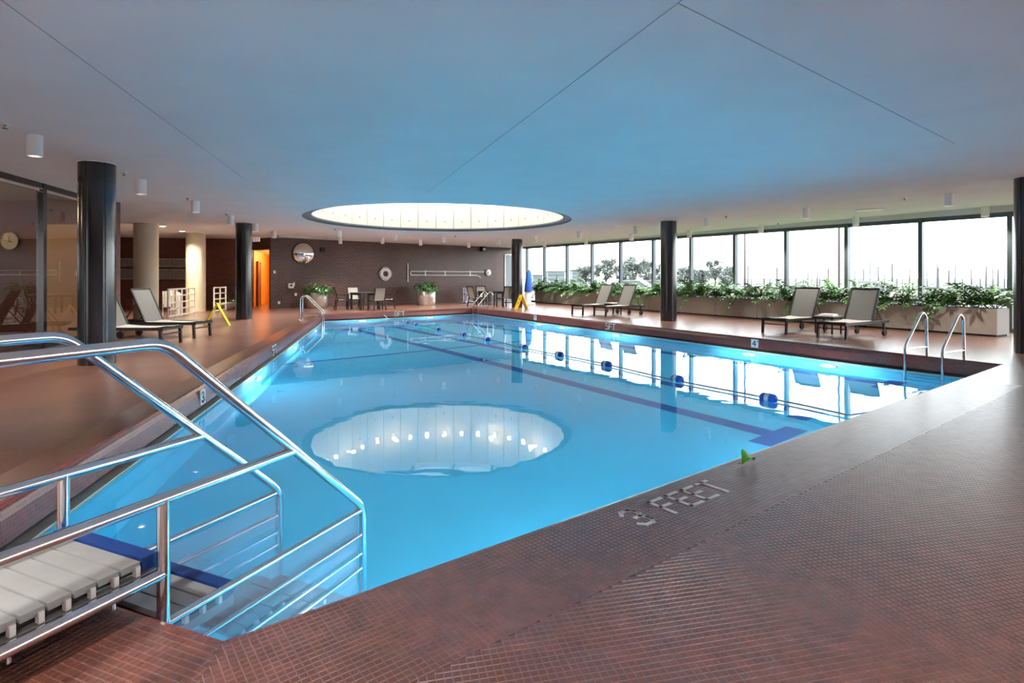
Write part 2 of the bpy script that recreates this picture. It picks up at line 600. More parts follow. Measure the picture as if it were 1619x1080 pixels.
LANES = [((3.0, 6.33), (-5.34, 19.06)), ((3.85, 7.25), (-4.11, 19.83)), ((5.96, 8.89), (-2.2, 21.76))]
AX = Vector((0.793, 0.609))
for a, b in LANES:
    floor_strip(a, b, 0.26)
    for e in (a, b):
        e = Vector(e)
        floor_strip(e - AX * 0.42, e + AX * 0.42, 0.26, 6, 0.008)
c0, c1 = N1 + NRM * 9.8 + AX * 2.2, N1 + NRM * 9.8 + AX * 11.6
floor_strip(c0, c1, 0.12, 10, 0.007)
water = filled('water', [offset(POOL, 0.06)], WATER, M_WATER, kind='structure')
tag(water, 'still clear blue pool water', 'water', kind='structure')

# ------------------------------------------------------------------ ceiling, skylight
SKC, SKR = Vector((-2.25, 17.8)), 4.12
hole = [SKC + Vector((math.cos(2 * PI * k / 72), math.sin(2 * PI * k / 72))) * SKR for k in range(72)]
ceil = filled('ceiling', [ROOM, hole], H, M_CEIL, kind='structure', flip=True)
tag(ceil, 'flat painted plaster ceiling with round skylight opening', 'ceiling', kind='structure')
filled('ceiling_slab', [ROOM, hole], H + 0.3, M_CEIL, parent=ceil)


def seam(a, b, wd=0.008):
    a, b = Vector(a), Vector(b)
    mb = MB().bar((*a, H - 0.001), (*b, H - 0.001), wd, 0.004)
    mb.build('joint', M_SEAM, ceil)


J0 = Vector((1.1, 3.73))
seam(J0, (-1.82, 12.03)); seam((1.95, 1.3), J0); seam(J0, J0 + Vector((0.7828, 0.6223)) * 6.2); seam((-2.95, 2.0), (-4.9, 10.3))
sky = thing('skylight_drum', 'round skylight drum of cream panels with lamps over pool', 'skylight', (SKC.x, SKC.y, 0), kind='structure')
RI, TOP, NP = SKR - 0.24, 5.45, 36
MB().lathe([(SKR, H), (SKR, H + 0.05), (RI - 0.02, H + 0.05), (RI - 0.02, H + 0.09), (RI + 0.12, H + 0.09)], 72, smooth=False).build('opening_ring', M_RING, sky)
pw = 2 * RI * math.tan(PI / NP)
pm = MB().box((0, 0, (H + TOP) / 2 + 0.03), (pw - 0.022, 0.03, TOP - H - 0.08)).mesh('panel')
pm.materials.append(M_DRUM)
MB().lathe([(RI + 0.06, H + 0.05), (RI + 0.06, TOP)], 72, smooth=False).build('drum_shell', M_RING, sky)
dot = MB().lathe([(0.001, 0.0), (0.022, 0.0), (0.022, 0.012), (0.001, 0.012)], 8).mesh('fixing')
dot.materials.append(M_RING)
bulb = MB().lathe([(0.001, -0.075), (0.05, -0.055), (0.075, 0), (0.05, 0.055), (0.001, 0.075)], 12).mesh('bulb')
bulb.materials.append(M_BULB)
sock = MB().tube([(0, 0, 0), (0, 0.09, 0)], 0.035, 8).mesh('socket')
sock.materials.append(M_WHITE)
for k in range(NP):
    a = 2 * PI * (k + 0.5) / NP
    n = Vector((math.cos(a), math.sin(a)))
    p = link('panel', pm, sky)
    p.location = (n.x * RI, n.y * RI, 0)
    p.rotation_euler = (0, 0, a + PI / 2)
    for z in (H + 0.35, H + 0.95, H + 1.7):
        f = link('fixing', dot, p)
        f.location, f.rotation_euler = (0, 0.012, z), (-PI / 2, 0, 0)
    so = link('socket', sock, sky)
    so.location, so.rotation_euler = (n.x * (RI - 0.10), n.y * (RI - 0.10), 4.28), (0, 0, a - PI / 2)
    bo = link('bulb', bulb, so)
    bo.location = (0, -0.05, 0)
    if k % 3 == 0:
        l = bpy.data.lights.new('skylight_lamp', 'POINT')
        l.energy, l.color, l.shadow_soft_size = 9, (1.0, 0.80, 0.56), 0.08
        o = bpy.data.objects.new('skylight_lamp', l)
        COL.objects.link(o)
        o.location = (SKC.x + n.x * (RI - 0.35), SKC.y + n.y * (RI - 0.35), 4.28)
mb = MB()
for k in range(-2, 3):
    x = k * 1.5
    y = math.sqrt(RI * RI - x * x)
    mb.box((x, 0, TOP + 0.05), (0.09, 2 * y, 0.12))
    mb.box((0, x, TOP + 0.05), (2 * y, 0.09, 0.12))
mb.build('glazing_bars', M_FRAME, sky)
MB().lathe([(RI + 0.1, TOP - 0.02), (RI - 0.06, TOP - 0.02), (RI - 0.06, TOP + 0.12), (RI + 0.1, TOP + 0.12)], 72, smooth=False).build('top_ring', M_WHITE, sky)
MB().lathe([(0.01, TOP + 0.12), (RI, TOP + 0.12)], 48, smooth=False).build('roof_glass', M_RGLASS, sky)


# ------------------------------------------------------------------ walls
def wall(name, a, b, z0, z1, material, th=0.25, side=1, parent=None, label=None, cat='wall', kind='structure'):
    a, b = Vector(a), Vector(b)
    d = (b - a).normalized()
    n = Vector((-d.y, d.x)) * th * side
    L = (b - a).length
    mb = MB()

    def q(p0, p1, u0, u1):
        mb.face([(*p0, z0), (*p1, z0), (*p1, z1), (*p0, z1)], [(u0, z0), (u1, z0), (u1, z1), (u0, z1)])
    q(a, b, 0, L); q(b, b + n, L, L + th); q(b + n, a + n, L + th, 2 * L + th); q(a + n, a, -th, 0)
    mb.face([(*a, z1), (*b, z1), (*(b + n), z1), (*(a + n), z1)])
    mb.face([(*a, z0), (*(a + n), z0), (*(b + n), z0), (*b, z0)])
    o = mb.build(name, material, parent, None if parent else kind)
    if label:
        tag(o, label, cat, kind=kind)
    return o


wall('wall_far', BR0, CORNER, 0, H, M_BRICK, side=1, label='dark brown brick wall at the end of the pool hall')
wall('wall_lobby', (-19, 24.8), (-12.1, 26.2), 0, H, M_BRICKR, side=1, label='warm red brick wall behind the cream columns')
hd = wall('trim_1', (-12.1, 26.2), BR0, 2.66, H, M_BRICK, th=0.2, side=1, label='brick header over the orange corridor opening', cat='header')
wall('wall_lobby_side', (-19, 13.2), (-19, 24.8), 0, H, M_BRICKR, side=1, label='red brick side wall of the lobby', cat='wall')
wall('wall_partition', (-19, 13.2), (PIER.x + 0.2, 13.2), 0, H, M_BRICKR, th=0.35, side=1, label='brick partition wall ending in a pier', cat='wall')
wall('wall_back', (WEND.x, -5), (LGS.x - 6, -5), 0, H, M_BRICK, side=1, label='brick wall behind the viewpoint', cat='wall')
wall('wall_right', (WEND.x, -5), WEND, 0, H, M_BRICK, side=-1, label='brick side wall beyond the window wall', cat='wall')
# corridor
cor = wall('wall_corridor', (-12.1, 26.4), (-14.3, 33.4), 0, 2.7, M_ORANGE, th=0.15, side=1, label='orange painted corridor wall', cat='wall')
wall('wall_corridor_end', (-14.3, 33.4), (-9.5, 33.4), 0, 2.7, M_ORANGE, th=0.15, side=1, label='orange end wall of the corridor', cat='wall')
wall('wall_corridor_side', (-10.75, 25.45), (-11.6, 33.4), 0, 2.7, M_ORANGE, th=0.1, side=-1, label='orange side wall of corridor by the brick wall', cat='wall')
cpoly = [Vector(p) for p in ((-12.1, 26.2), BR0, (-11.0, 33.4), (-14.4, 33.4))]
filled('floor_corridor', [cpoly], 0.0, M_TILE, field_uv, kind='structure')
filled('ceiling_corridor', [cpoly], 2.66, M_WHITE, kind='structure', flip=True)
dr = thing('door_2', 'brown wooden door in the orange corridor', 'door', (-12.28, 27.1, 0), bearing((-2.2, 7.0)), kind='structure')
MB().box((0.03, 0.5, 1.03), (0.04, 0.92, 2.06)).build('door_leaf', M_WOOD, dr)
MB().box((0.03, -0.0, 1.06), (0.07, 0.07, 2.14)).box((0.03, 1.0, 1.06), (0.07, 0.07, 2.14)).box((0.03, 0.5, 2.13), (0.07, 1.07, 0.07)).build('door_frame', M_WOOD, dr)
MB().tube([(0.05, 0.86, 1.0), (0.11, 0.86, 1.0), (0.11, 0.76, 1.0)], 0.012, 6).build('door_handle', M_STEEL, dr)
for k, (dx, dy) in enumerate(((0.9, 1.2), (0.6, 2.4), (0.3, 3.6), (0.1, 4.8))):
    lx, ly = -12.1 + dx, 26.2 + dy
    t = thing('corridor_downlight', 'small lit lamp on the corridor ceiling', 'ceiling lamp', (lx, ly, 2.66), group='corridor ceiling lamps')
    MB().lathe([(0.001, -0.05), (0.06, -0.05), (0.07, -0.04)], 10).build('lens', M_LENS, t)
    MB().lathe([(0.07, -0.055), (0.085, -0.05), (0.085, 0.0)], 10).build('housing', M_WHITE, t)
    l = bpy.data.lights.new('corridor_lamp', 'POINT')
    l.energy, l.color, l.shadow_soft_size = 22, (1.0, 0.72, 0.38), 0.06
    o = bpy.data.objects.new('corridor_lamp', l)
    COL.objects.link(o)
    o.location = (lx, ly, 2.52)
# grey door in the far wall
d1 = thing('door_1', 'tall grey door at the end of the brick wall', 'door', (*(BR0 + BRD * 13.28), 0), bearing(BRD), kind='structure')
MB().box((0.03, 0.25, 1.36), (0.05, 0.46, 2.72)).build('door_leaf', M_GREY, d1)
MB().box((0.03, -0.01, 1.4), (0.08, 0.06, 2.8)).box((0.03, 0.51, 1.4), (0.08, 0.06, 2.8)).box((0.03, 0.25, 2.76), (0.08, 0.58, 0.06)).build('door_frame', M_WHITE, d1)
MB().lathe([(0.001, 0.0), (0.035, 0.02), (0.035, 0.05), (0.001, 0.07)], 10).build('door_knob', M_STEEL, d1).location = (0.09, 0.08, 1.0)

# ------------------------------------------------------------------ window wall
def wtop(t):
    return H - 0.17 * (1 - max(0, min(1, t / 23.4)))


ts = [(12.4 - 14.0 * m_) / (0.53 + 0.848 * m_) for m_ in [(x - CX) / FOC for x in (1597.5, 1456, 1339, 1243, 1162, 1092.4, 1033, 981.2, 935.8, 896.3, 860.8, 833)]]
ts = [-16.0] + [ts[0] - 1.98 * k for k in range(7, 0, -1)] + ts + [23.3]  # extra panes right of the view, added for daylight on the near deck
wrot = bearing(WD)
SILL = 0.10
for k in range(len(ts) - 1):
    t0, t1 = ts[k], ts[k + 1]
    a = W0 + WD * t0
    L = t1 - t0
    z0, z1 = wtop(t0), wtop(t1)
    wn = thing('window_%d' % (k + 1), 'tall clear window pane with dark frame facing the harbour', 'window', (a.x, a.y, 0), wrot, group='panes of the window wall', kind='structure')
    MB().box((0.02, 0, z0 / 2), (0.16, 0.105, z0)).build('mullion', M_FRAME, wn)
    MB().box((0.02, L / 2, SILL / 2), (0.14, L - 0.075, SILL)).build('sill_rail', M_FRAME, wn)
    MB().bar((0.02, 0.03, z0 - 0.045), (0.02, L - 0.03, z1 - 0.045), 0.14, 0.09, up=(1, 0, 0)).build('head_rail', M_FRAME, wn)
    mb = MB()
    g0, g1 = z0 - 0.09, z1 - 0.09
    for x in (0.035, 0.047):
        mb.face([(x, 0.037, SILL), (x, L - 0.037, SILL), (x, L - 0.037, g1), (x, 0.037, g0)])
    mb.build('pane', M_GLASS, wn)
    if z0 < H - 0.005:
        mb = MB()
        for x in (-0.03, 0.10):
            mb.face([(x, 0, z0), (x, L, z1), (x, L, H), (x, 0, H)])
        mb.face([(-0.03, 0, z0), (-0.03, L, z1), (0.1, L, z1), (0.1, 0, z0)])
        mb.build('head_fascia', M_CEIL, wn)

# ------------------------------------------------------------------ glazed partition beside the loungers, room behind it
pan = [(-5 - 11) / 0.9724, -11.5, -7.2, -3.1]
gts = [P(0, 270, H), P(68, 290, H)]
tA = (P(70.5, 290.5, H) - LG0).dot(LGD)
tts = [-16.4, -13.4, -10.2, -7.0, -3.8, tA, (PIER - LG0).dot(LGD)]
tts[4] = tA - 2.4
tts[3] = tA - 4.8; tts[2] = tA - 7.2; tts[1] = tA - 9.6; tts[0] = tA - 12.6
for k in range(6):
    a = LG0 + LGD * tts[k]
    L = tts[k + 1] - tts[k]
    wn = thing('window_%d' % (k + 41), 'dark framed tinted glass pane of the interior partition', 'window', (a.x, a.y, 0), bearing(LGD), group='panes of the glass partition', kind='structure')
    MB().box((0, 0, H / 2), (0.12, 0.11, H)).build('mullion', M_BLACK, wn)
    MB().box((0, L / 2, 0.05), (0.1, L - 0.11, 0.1)).build('sill_rail', M_BLACK, wn)
    MB().box((0, L / 2, H - 0.05), (0.1, L - 0.11, 0.1)).build('head_rail', M_BLACK, wn)
    MB().box((0, L / 2, H - 0.135), (0.05, L - 0.11, 0.05)).build('head_trim', M_STEEL, wn)
    MB().face([(0.0, 0.055, 0.1), (0.0, L - 0.055, 0.1), (0.0, L - 0.055, H - 0.15), (0.0, 0.055, H - 0.15)])
    mb = MB()
    for x in (0.0, 0.012):
        mb.face([(x, 0.055, 0.1), (x, L - 0.055, 0.1), (x, L - 0.055, H - 0.16), (x, 0.055, H - 0.16)])
    mb.build('pane', M_DGLASS, wn)
side = [LGS, PIER, Vector((-19, 13.2)), Vector((-19, -5))]
filled('floor_side_room', [side], 0.0, M_TILE, field_uv, kind='structure')
filled('ceiling_side_room', [side], H, M_CEIL, kind='structure', flip=True)
wall('wall_side_room', (-19, -5), (-19, 13.2), 0, H, M_BRICKR, side=1, label='brick wall closing the room behind the glass', cat='wall')
pn = thing('door_3', 'pale orange sliding panel behind the tinted glass', 'door', (-10.35, 13.1, 0), 0, kind='structure')
MB().box((0, 0, 1.3), (1.25, 0.06, 2.6)).build('door_leaf', mat('pale_orange_panel', (0.72, 0.46, 0.24), 0.5), pn)
MB().box((0, -0.01, 2.63), (1.35, 0.09, 0.06)).box((-0.65, -0.01, 1.3), (0.06, 0.09, 2.6)).build('door_frame', M_WOOD, pn)
ck = thing('wall_clock', 'round cream wall clock on brick behind the tinted glass', 'clock', (-11.72, 13.17, 2.22))
MB().tube([(0, 0, 0), (0, -0.05, 0)], 0.20, 24).build('clock_face', mat('cream_clock_face', (0.80, 0.72, 0.50), 0.5), ck)
MB().tube([(0, -0.0, 0), (0, -0.045, 0)], 0.215, 24).build('clock_rim', M_DARK, ck)
MB().box((0.0, -0.055, 0.05), (0.012, 0.006, 0.13)).box((0.035, -0.055, -0.02), (0.09, 0.006, 0.012)).build('clock_hand', M_INK, ck)
for lx, ly in ((-11.6, 10.2), (-12.5, 6.0)):  # added fill lights without fixtures, brighten the room behind the glass
    l = bpy.data.lights.new('side_room_fill', 'POINT')
    l.energy, l.color, l.shadow_soft_size = 45, (1.0, 0.72, 0.45), 0.15
    o = bpy.data.objects.new('side_room_fill', l)
    COL.objects.link(o)
    o.location = (lx, ly, 2.8)

# ------------------------------------------------------------------ columns
def column(name, p, r, material, label, seams=True, n=40):
    t = thing(name, label, 'column', (p.x, p.y, 0), 0, kind='structure')
    MB().lathe([(r, 0), (r, H)], n).build('shaft', material, t)
    if seams:
        for a in (-2.2, -1.15, 0.5, 2.2):
            a += bearing(p)
            MB().box((math.cos(a) * r, math.sin(a) * r, H / 2), (0.012, 0.012, H - 0.02), rz=a).build('seam_strip', M_INK, t)
        MB().lathe([(r + 0.006, H - 0.02), (r + 0.006, H - 0.002)], n).build('top_ring', M_WHITE, t)
    return t


def colpos(x, y, r):
    p = P(x, y)
    return p * (1 + r / p.length)


column('black_column', colpos(153.5, 578, 0.25), 0.25, M_BLACK, 'glossy black column beside the loungers by glass partition')
column('black_column', colpos(385.5, 505.5, 0.25), 0.25, M_BLACK, 'glossy black column by the orange corridor opening')
column('black_column', colpos(1057, 508, 0.25), 0.25, M_BLACK, 'glossy black column standing before the window planters')
column('black_column', colpos(817.5, 486.5, 0.25), 0.25, M_BLACK, 'glossy black column by the yellow sign and window corner')
column('black_column', Vector((9.33, 10.1)), 0.25, M_BLACK, 'glossy black column near the pool corner and ladder')
column('cream_column', colpos(231, 505, 0.36), 0.36, M_CREAM, 'thick cream column beside the white lattice rail', seams=False)
column('cream_column', colpos(309.5, 493, 0.36), 0.36, M_CREAM, 'thick cream column beside the stone plant bowl', seams=False)

# ------------------------------------------------------------------ ceiling downlights
dl = thing('ceiling_downlight', 'white cylinder downlight on the ceiling', 'downlight', (0, 0, H))
MB().lathe([(0.085, 0), (0.085, -0.27), (0.072, -0.27), (0.068, -0.22)], 16).build('housing', M_WHITE, dl)
MB().lathe([(0.001, -0.235), (0.07, -0.235)], 16).build('lens', M_LENS, dl)
DL = [('left', ((55, 214), (223, 284.5), (309, 318), (365, 341), (404, 353.5), (433, 365.5))),
      ('brick', ((537, 364), (538, 376), (604.6, 376), (625, 370), (665, 379), (702, 373.5), (741, 383), (788, 378), (846.8, 373.5), (861, 382))),
      ('win', ((916, 366), (926.5, 378), (1004.6, 358), (998.5, 370), (1118, 344.5), (1089.6, 364), (1203, 355), (1274, 329), (1353, 342.5), (1499.6, 306), (1557.6, 326)))]
LB = {'left': ('white cylinder downlight in the row toward the glass partition', 'downlights toward the glass partition'),
      'brick': ('white cylinder downlight near the dark brick wall', 'downlights near the brick wall'),
      'win': ('white cylinder downlight in the rows along the window wall', 'downlights along the windows')}
first = True
for g, pts in DL:
    for x, y in pts:
        o = dl if first else copy_tree(dl)
        first = False
        p = P(x, y, H)
        o.location = (p.x, p.y, H)
        o['label'], o['group'] = LB[g]
        if g == 'left':
            o['label'] = 'white cylinder downlight in the row toward the corridor, %s from the exit sign' % ('sixth', 'fifth', 'fourth', 'third', 'second', 'first')[pts.index((x, y))]
        l = bpy.data.lights.new('downlight_lamp', 'SPOT')
        l.energy, l.color, l.shadow_soft_size, l.spot_size, l.spot_blend = 230, (1.0, 0.92, 0.82), 0.06, 1.9, 0.8
        lo = bpy.data.objects.new('downlight_lamp', l)
        COL.objects.link(lo)
        lo.location = (p.x, p.y, H - 0.28)
for x_, y_ in ((-2.5, -1.0), (0.5, -2.0), (3.5, -1.0), (6.5, 0.5), (9.5, 2.5), (12.0, 5.0), (12.0, -1.0), (-4.5, 1.2)):  # unseen downlights out of view, added to brighten the near deck
    o = copy_tree(dl)
    o.location = (x_, y_, H)
    o['label'], o['group'] = 'added unseen white cylinder downlight brightening the near deck', 'added unseen downlights over the near deck'
    l = bpy.data.lights.new('downlight_lamp', 'SPOT')
    l.energy, l.color, l.shadow_soft_size, l.spot_size, l.spot_blend = 400, (1.0, 0.92, 0.84), 0.06, 2.3, 0.8
    lo = bpy.data.objects.new('downlight_lamp', l)
    COL.objects.link(lo)
    lo.location = (x_, y_, H - 0.28)
sp = thing('sprinkler_head', 'small dark sprinkler head on the ceiling', 'sprinkler', (0, 0, H), group='ceiling sprinklers')
MB().lathe([(0.05, 0), (0.05, -0.008), (0.015, -0.012), (0.012, -0.045)], 10).build('escutcheon', M_STEEL, sp)
MB().lathe([(0.001, -0.05), (0.03, -0.05), (0.03, -0.044), (0.001, -0.044)], 10).build('deflector', M_DARK, sp)
for i, (x, y) in enumerate(((8, 197), (196, 273), (297, 313), (358, 338), (530, 362), (720, 373), (969, 360), (1148, 342), (1230, 353), (1430, 313))):
    o = sp if i == 0 else copy_tree(sp)
    p = P(x, y, H)
    o.location = (p.x, p.y, H)
for i, (x, y) in enumerate(((257, 357.5), (288, 365.5))):
    p = P(x, y, H)
    t = thing('recessed_downlight', 'flush round lit downlight over the lobby', 'downlight', (p.x, p.y, H), group='lobby recessed lights')
    MB().lathe([(0.001, -0.006), (0.10, -0.006)], 16).build('lens', M_LENS, t)
    MB().lathe([(0.10, -0.012), (0.13, -0.01), (0.13, 0)], 16).build('trim_ring', M_WHITE, t)
    l = bpy.data.lights.new('lobby_lamp', 'SPOT')
    l.energy, l.color, l.shadow_soft_size, l.spot_size, l.spot_blend = 330, (1.0, 0.84, 0.62), 0.1, 2.4, 0.9
    lo = bpy.data.objects.new('lobby_lamp', l)
    COL.objects.link(lo)
    lo.location = (p.x, p.y, H - 0.03)
vt = thing('ceiling_vent', 'flat white access panel on the ceiling by the windows', 'vent', (*P(1375, 332, H), H), -0.55)
MB().box((0, 0, -0.006), (0.6, 0.6, 0.012)).build('panel', M_WHITE, vt)
MB().box((0, 0.31, -0.008), (0.64, 0.02, 0.016)).box((0, -0.31, -0.008), (0.64, 0.02, 0.016)).box((0.31, 0, -0.008), (0.02, 0.6, 0.016)).box((-0.31, 0, -0.008), (0.02, 0.6, 0.016)).build('frame', M_CEIL, vt)

# ------------------------------------------------------------------ underwater lamps
def edge_t(edge, x):                                                          # parameter along an edge that shows at picture column x
    a, b = POOL[edge], POOL[(edge + 1) % 5]
    d = (b - a).normalized()
    k = (x - CX) / FOC
    return (k * a.y - a.x) / (d.x - k * d.y)


def pool_lamp(edge, t, z=-0.7, e=195):
    a, b = POOL[edge], POOL[(edge + 1) % 5]
    d = (b - a).normalized()
    n = Vector((-d.y, d.x))
    p = a + d * t + n * 0.11
    o = thing('pool_lamp', 'round lit underwater lamp set in the pool wall', 'pool lamp', (p.x, p.y, z), bearing(n), group='underwater lamps')
    MB().tube([(0, -0.01, 0), (0, 0.03, 0)], 0.16, 20).build('rim', M_STEEL, o)
    MB().tube([(0, 0.0, 0), (0, 0.035, 0)], 0.13, 20).build('lens', M_POOLL, o)
    q = p + n * 0.12
    area('underwater_light', (q.x, q.y, z), (PI / 2, 0, bearing(n) + PI), 0.24, 0.24, e, (0.80, 0.93, 1.0), shape='DISK')


for t in (2.5, edge_t(1, 1191), 8.4, 11.0, edge_t(1, 858)):
    pool_lamp(1, t)
for t in (2.2, 5.0):
    pool_lamp(2, t)
for t in (3.0, 7.0, edge_t(3, 395)):
    pool_lamp(3, t)
pool_lamp(0, 1.5, -0.42, 80)  # unseen extra lamp on the near wall, added to brighten the stair treads
for t in (2.6, 5.2, 7.8):
    pool_lamp(0, t)


# ------------------------------------------------------------------ lettering (block strokes on a 4 x 6 grid)
GL = {'3': [(0, 5, 1, 6), (1, 6, 3, 6), (3, 6, 4, 5), (4, 5, 4, 4), (4, 4, 3, 3), (3, 3, 1.6, 3), (3, 3, 4, 2), (4, 2, 4, 1), (4, 1, 3, 0), (3, 0, 1, 0), (1, 0, 0, 1)],
      '5': [(4, 6, 0, 6), (0, 6, 0, 3.5), (0, 3.5, 3, 3.5), (3, 3.5, 4, 2.6), (4, 2.6, 4, 1), (4, 1, 3, 0), (3, 0, 0, 0)],
      '8': [(0.6, 6, 3.4, 6), (3.4, 6, 4, 5), (4, 5, 4, 4), (4, 4, 3.4, 3), (3.4, 3, 0.6, 3), (0.6, 3, 0, 4), (0, 4, 0, 5), (0, 5, 0.6, 6), (3.4, 3, 4, 2), (4, 2, 4, 1), (4, 1, 3.4, 0), (3.4, 0, 0.6, 0), (0.6, 0, 0, 1), (0, 1, 0, 2), (0, 2, 0.6, 3)],
      '4': [(3, 0, 3, 6), (3, 6, 0, 2), (0, 2, 4.2, 2)],
      'F': [(0, 0, 0, 6), (0, 6, 4, 6), (0, 3.2, 3, 3.2)], 'E': [(0, 0, 0, 6), (0, 6, 4, 6), (0, 3.2, 3, 3.2), (0, 0, 4, 0)],
      'T': [(2, 0, 2, 6), (0, 6, 4, 6)], 'X': [(0, 0, 4, 6), (0, 6, 4, 0)], 'I': [(2, 0, 2, 6)], "'": [(0.5, 6, 0.5, 4.8)], ' ': []}


def lettering(name, text, origin, ex, ey, h, material, parent, stroke=0.9, gap=2.0, th=0.004, wide=1.0):
    ex, ey = Vector(ex).normalized(), Vector(ey).normalized()
    nz = ex.cross(ey)
    u = h / 6.0
    x = 0.0
    M = Matrix((ex, ey, nz)).transposed()
    for ch in text:
        mb = MB()
        for a, b, c, d in GL[ch]:
            p = Vector(origin) + ex * (x + a * u * wide) + ey * b * u
            q = Vector(origin) + ex * (x + c * u * wide) + ey * d * u
            dd = (q - p).normalized() * stroke * u * 0.45
            mb.bar(p - dd, q + dd, stroke * u, th, up=nz)
        if GL[ch]:
            mb.build(name, material, parent)
        x += (4 * wide + gap) * u if ch != ' ' else 3.85 * u
    return x


sl = Vector((near_o.x, near_o.y, 0))


def on_near(u, v):                                                           # v metres out from the pool edge
    return Vector((N1.x + near_d.x * u + near_o.x * v, N1.y + near_d.y * u + near_o.y * v, RIM))


lt = thing('depth_marking', 'white mosaic letters reading 3 FEET on the near deck border', 'marking')
lettering('letter', '3 FEET', on_near(1.84, 0.281) + Vector((0, 0, 0.002)), (near_d.x, near_d.y, 0), -sl, 0.17, M_LET, lt, stroke=0.85, gap=1.6, wide=0.88)


def face_frame(edge, t, d_in=0.078, z=0.0):
    a, b = POOL[edge], POOL[(edge + 1) % 5]
    d = (b - a).normalized()
    n = Vector((-d.y, d.x))
    p = a + d * t + n * d_in
    return Vector((p.x, p.y, z)), Vector((-d.x, -d.y, 0)), n                 # text runs against the edge direction (seen from the pool)


def face_text(edge, x, text, label, h=0.16, plaque=False):
    o, ex, n = face_frame(edge, edge_t(edge, x), z=-0.075)
    t = thing('depth_marking', label, 'marking')
    up = Vector((-n.x * 0.07, -n.y * 0.07, 1)).normalized()
    if plaque:
        c = o + up * 0.085
        MB().box(c, (0.17, 0.012, 0.165), rz=math.atan2(ex.y, ex.x)).build('plaque', M_WHITE, t)
        lettering('letter', text, o + Vector((n.x, n.y, 0)) * 0.008 - ex * 0.045 + up * 0.03, ex, up, 0.11, M_INK, t, th=0.006)
    else:
        lettering('letter', text, o + Vector((n.x, n.y, 0)) * 0.004 - ex * 0.25, ex, up, h, M_LET, t, stroke=0.8, gap=1.6, th=0.006)


face_text(1, 970, '5FT', 'white letters 5FT on the rim below the window loungers')
face_text(2, 632, '8FT', 'white letters 8FT on the rim before the brick wall')
face_text(3, 428, '5FT', 'white letters 5FT on the rim toward the far ladder')
face_text(1, 1197, "4'", 'white plaque with black 4 on the rim', plaque=True)
face_text(1, 849, '5', 'small white depth plaque on the rim near the yellow sign', plaque=True)
face_text(3, 309, "3", 'white depth plaque on the rim beside the handrails', plaque=True)
def deck_plaque(x, y, label):
    p = P(x, y, 0.03)
    d = (N0 - FL).normalized()
    t = thing('deck_plaque', label, 'marking', (p.x, p.y, 0.0), math.atan2(d.y, d.x))
    MB().box((0, 0, 0.03), (0.42, 0.16, 0.05)).build('plaque', M_LET, t)


# ------------------------------------------------------------------ near mosaic tiles (real pieces)
def tile_mesh(name='tile'):
    g = 0.0024
    a, b = g / 2, TP - g / 2
    e = 0.0012
    mb = MB()
    vs = [(a, a, 0), (b, a, 0), (b, b, 0), (a, b, 0), (a + e, a + e, 0.002), (b - e, a + e, 0.002), (b - e, b - e, 0.002), (a + e, b - e, 0.002)]
    mb.add(vs, [(4, 5, 6, 7), (0, 1, 5, 4), (1, 2, 6, 5), (2, 3, 7, 6), (3, 0, 4, 7)])
    return mb


cands = []
YMAX = 6.5


def visible(p, z):
    if p[1] < 1.6:
        return False
    X, Yp = px(p, z)
    return -15 < X < 1634 and Yp < 1100


def dist_out(p, edge):
    a, b = POOL[edge], POOL[(edge + 1) % 5]
    d = (b - a).normalized()
    return (p - a).dot(Vector((d.y, -d.x)))


bis = (near_o + notch_o).normalized()
slen = BAND


def band(a, d, o, lo, hi, keep):
    s3 = Vector((o.x, o.y, 0))
    d3 = Vector((d.x, d.y, 0))
    nz = d3.cross(-s3)
    for i in range(int(lo / TP), int(hi / TP)):
        for j in range(1, 22):
            c3 = Vector((a.x, a.y, RIM)) + d3 * ((i + 0.5) * TP) + s3 * ((j - 0.5) * TP)
            c = Vector((c3.x, c3.y))
            if c.y < YMAX and keep(c) and visible(c, c3.z):
                o3 = Vector((a.x, a.y, RIM)) + d3 * (i * TP) + s3 * (j * TP)
                cands.append((c.length, o3, Matrix((d3, -s3, nz)).transposed()))


cr = lambda a, b: a.x * b.y - a.y * b.x
band(N1, near_d, near_o, -0.3, 8.2, lambda c: cr(bis, c - N1) > 0.012)
band(N0, nd, notch_o, -0.2, (N1 - N0).length + 0.3, lambda c: cr(bis, c - N1) < -0.012)
M_ID = Matrix(((E1.x, -E2.x, 0), (E1.y, -E2.y, 0), (0, 0, 1)))
us = range(int(0.2 / TP), int(6.6 / TP))
for i in us:
    for j in range(int(-2.6 / TP), int(8.2 / TP)):
        c = E1 * ((i + 0.5) * TP) + E2 * ((j + 0.5) * TP)
        if c.y > YMAX or not visible(c, RIM):
            continue
        if max(dist_out(c, 0), dist_out(c, 4)) < BAND + 0.004:
            continue
        o2 = E1 * (i * TP) + E2 * (j * TP) + E2 * TP
        cands.append((c.length, Vector((o2.x, o2.y, RIM - 0.0003)), M_ID))
cands.sort(key=lambda q: q[0])
tm = tile_mesh()
tmesh = tm.mesh('tile')
tmesh.materials.append(M_TILEP)
for _, o3, M in cands[:300]:
    t = link('tile', tmesh, floor)
    t.matrix_local = Matrix.Translation(o3) @ M.to_4x4()
vs, fs = [], []
base_v, base_f = [Vector(v) for v in tm.v], tm.f
for _, o3, M in cands[300:]:
    i0 = len(vs)
    tx, ty = R.gauss(0, 0.007), R.gauss(0, 0.007)
    vs += [tuple(M @ Vector((v.x, v.y, v.z + (v.x - TP / 2) * tx + (v.y - TP / 2) * ty)) + o3) for v in base_v]
    fs += [[i0 + k for k in f] for f in base_f]
m = bpy.data.meshes.new('tile_field')
m.from_pydata(vs, [], fs)
m.materials.append(M_TILEP)
link('tile_field', m, floor, 'stuff')

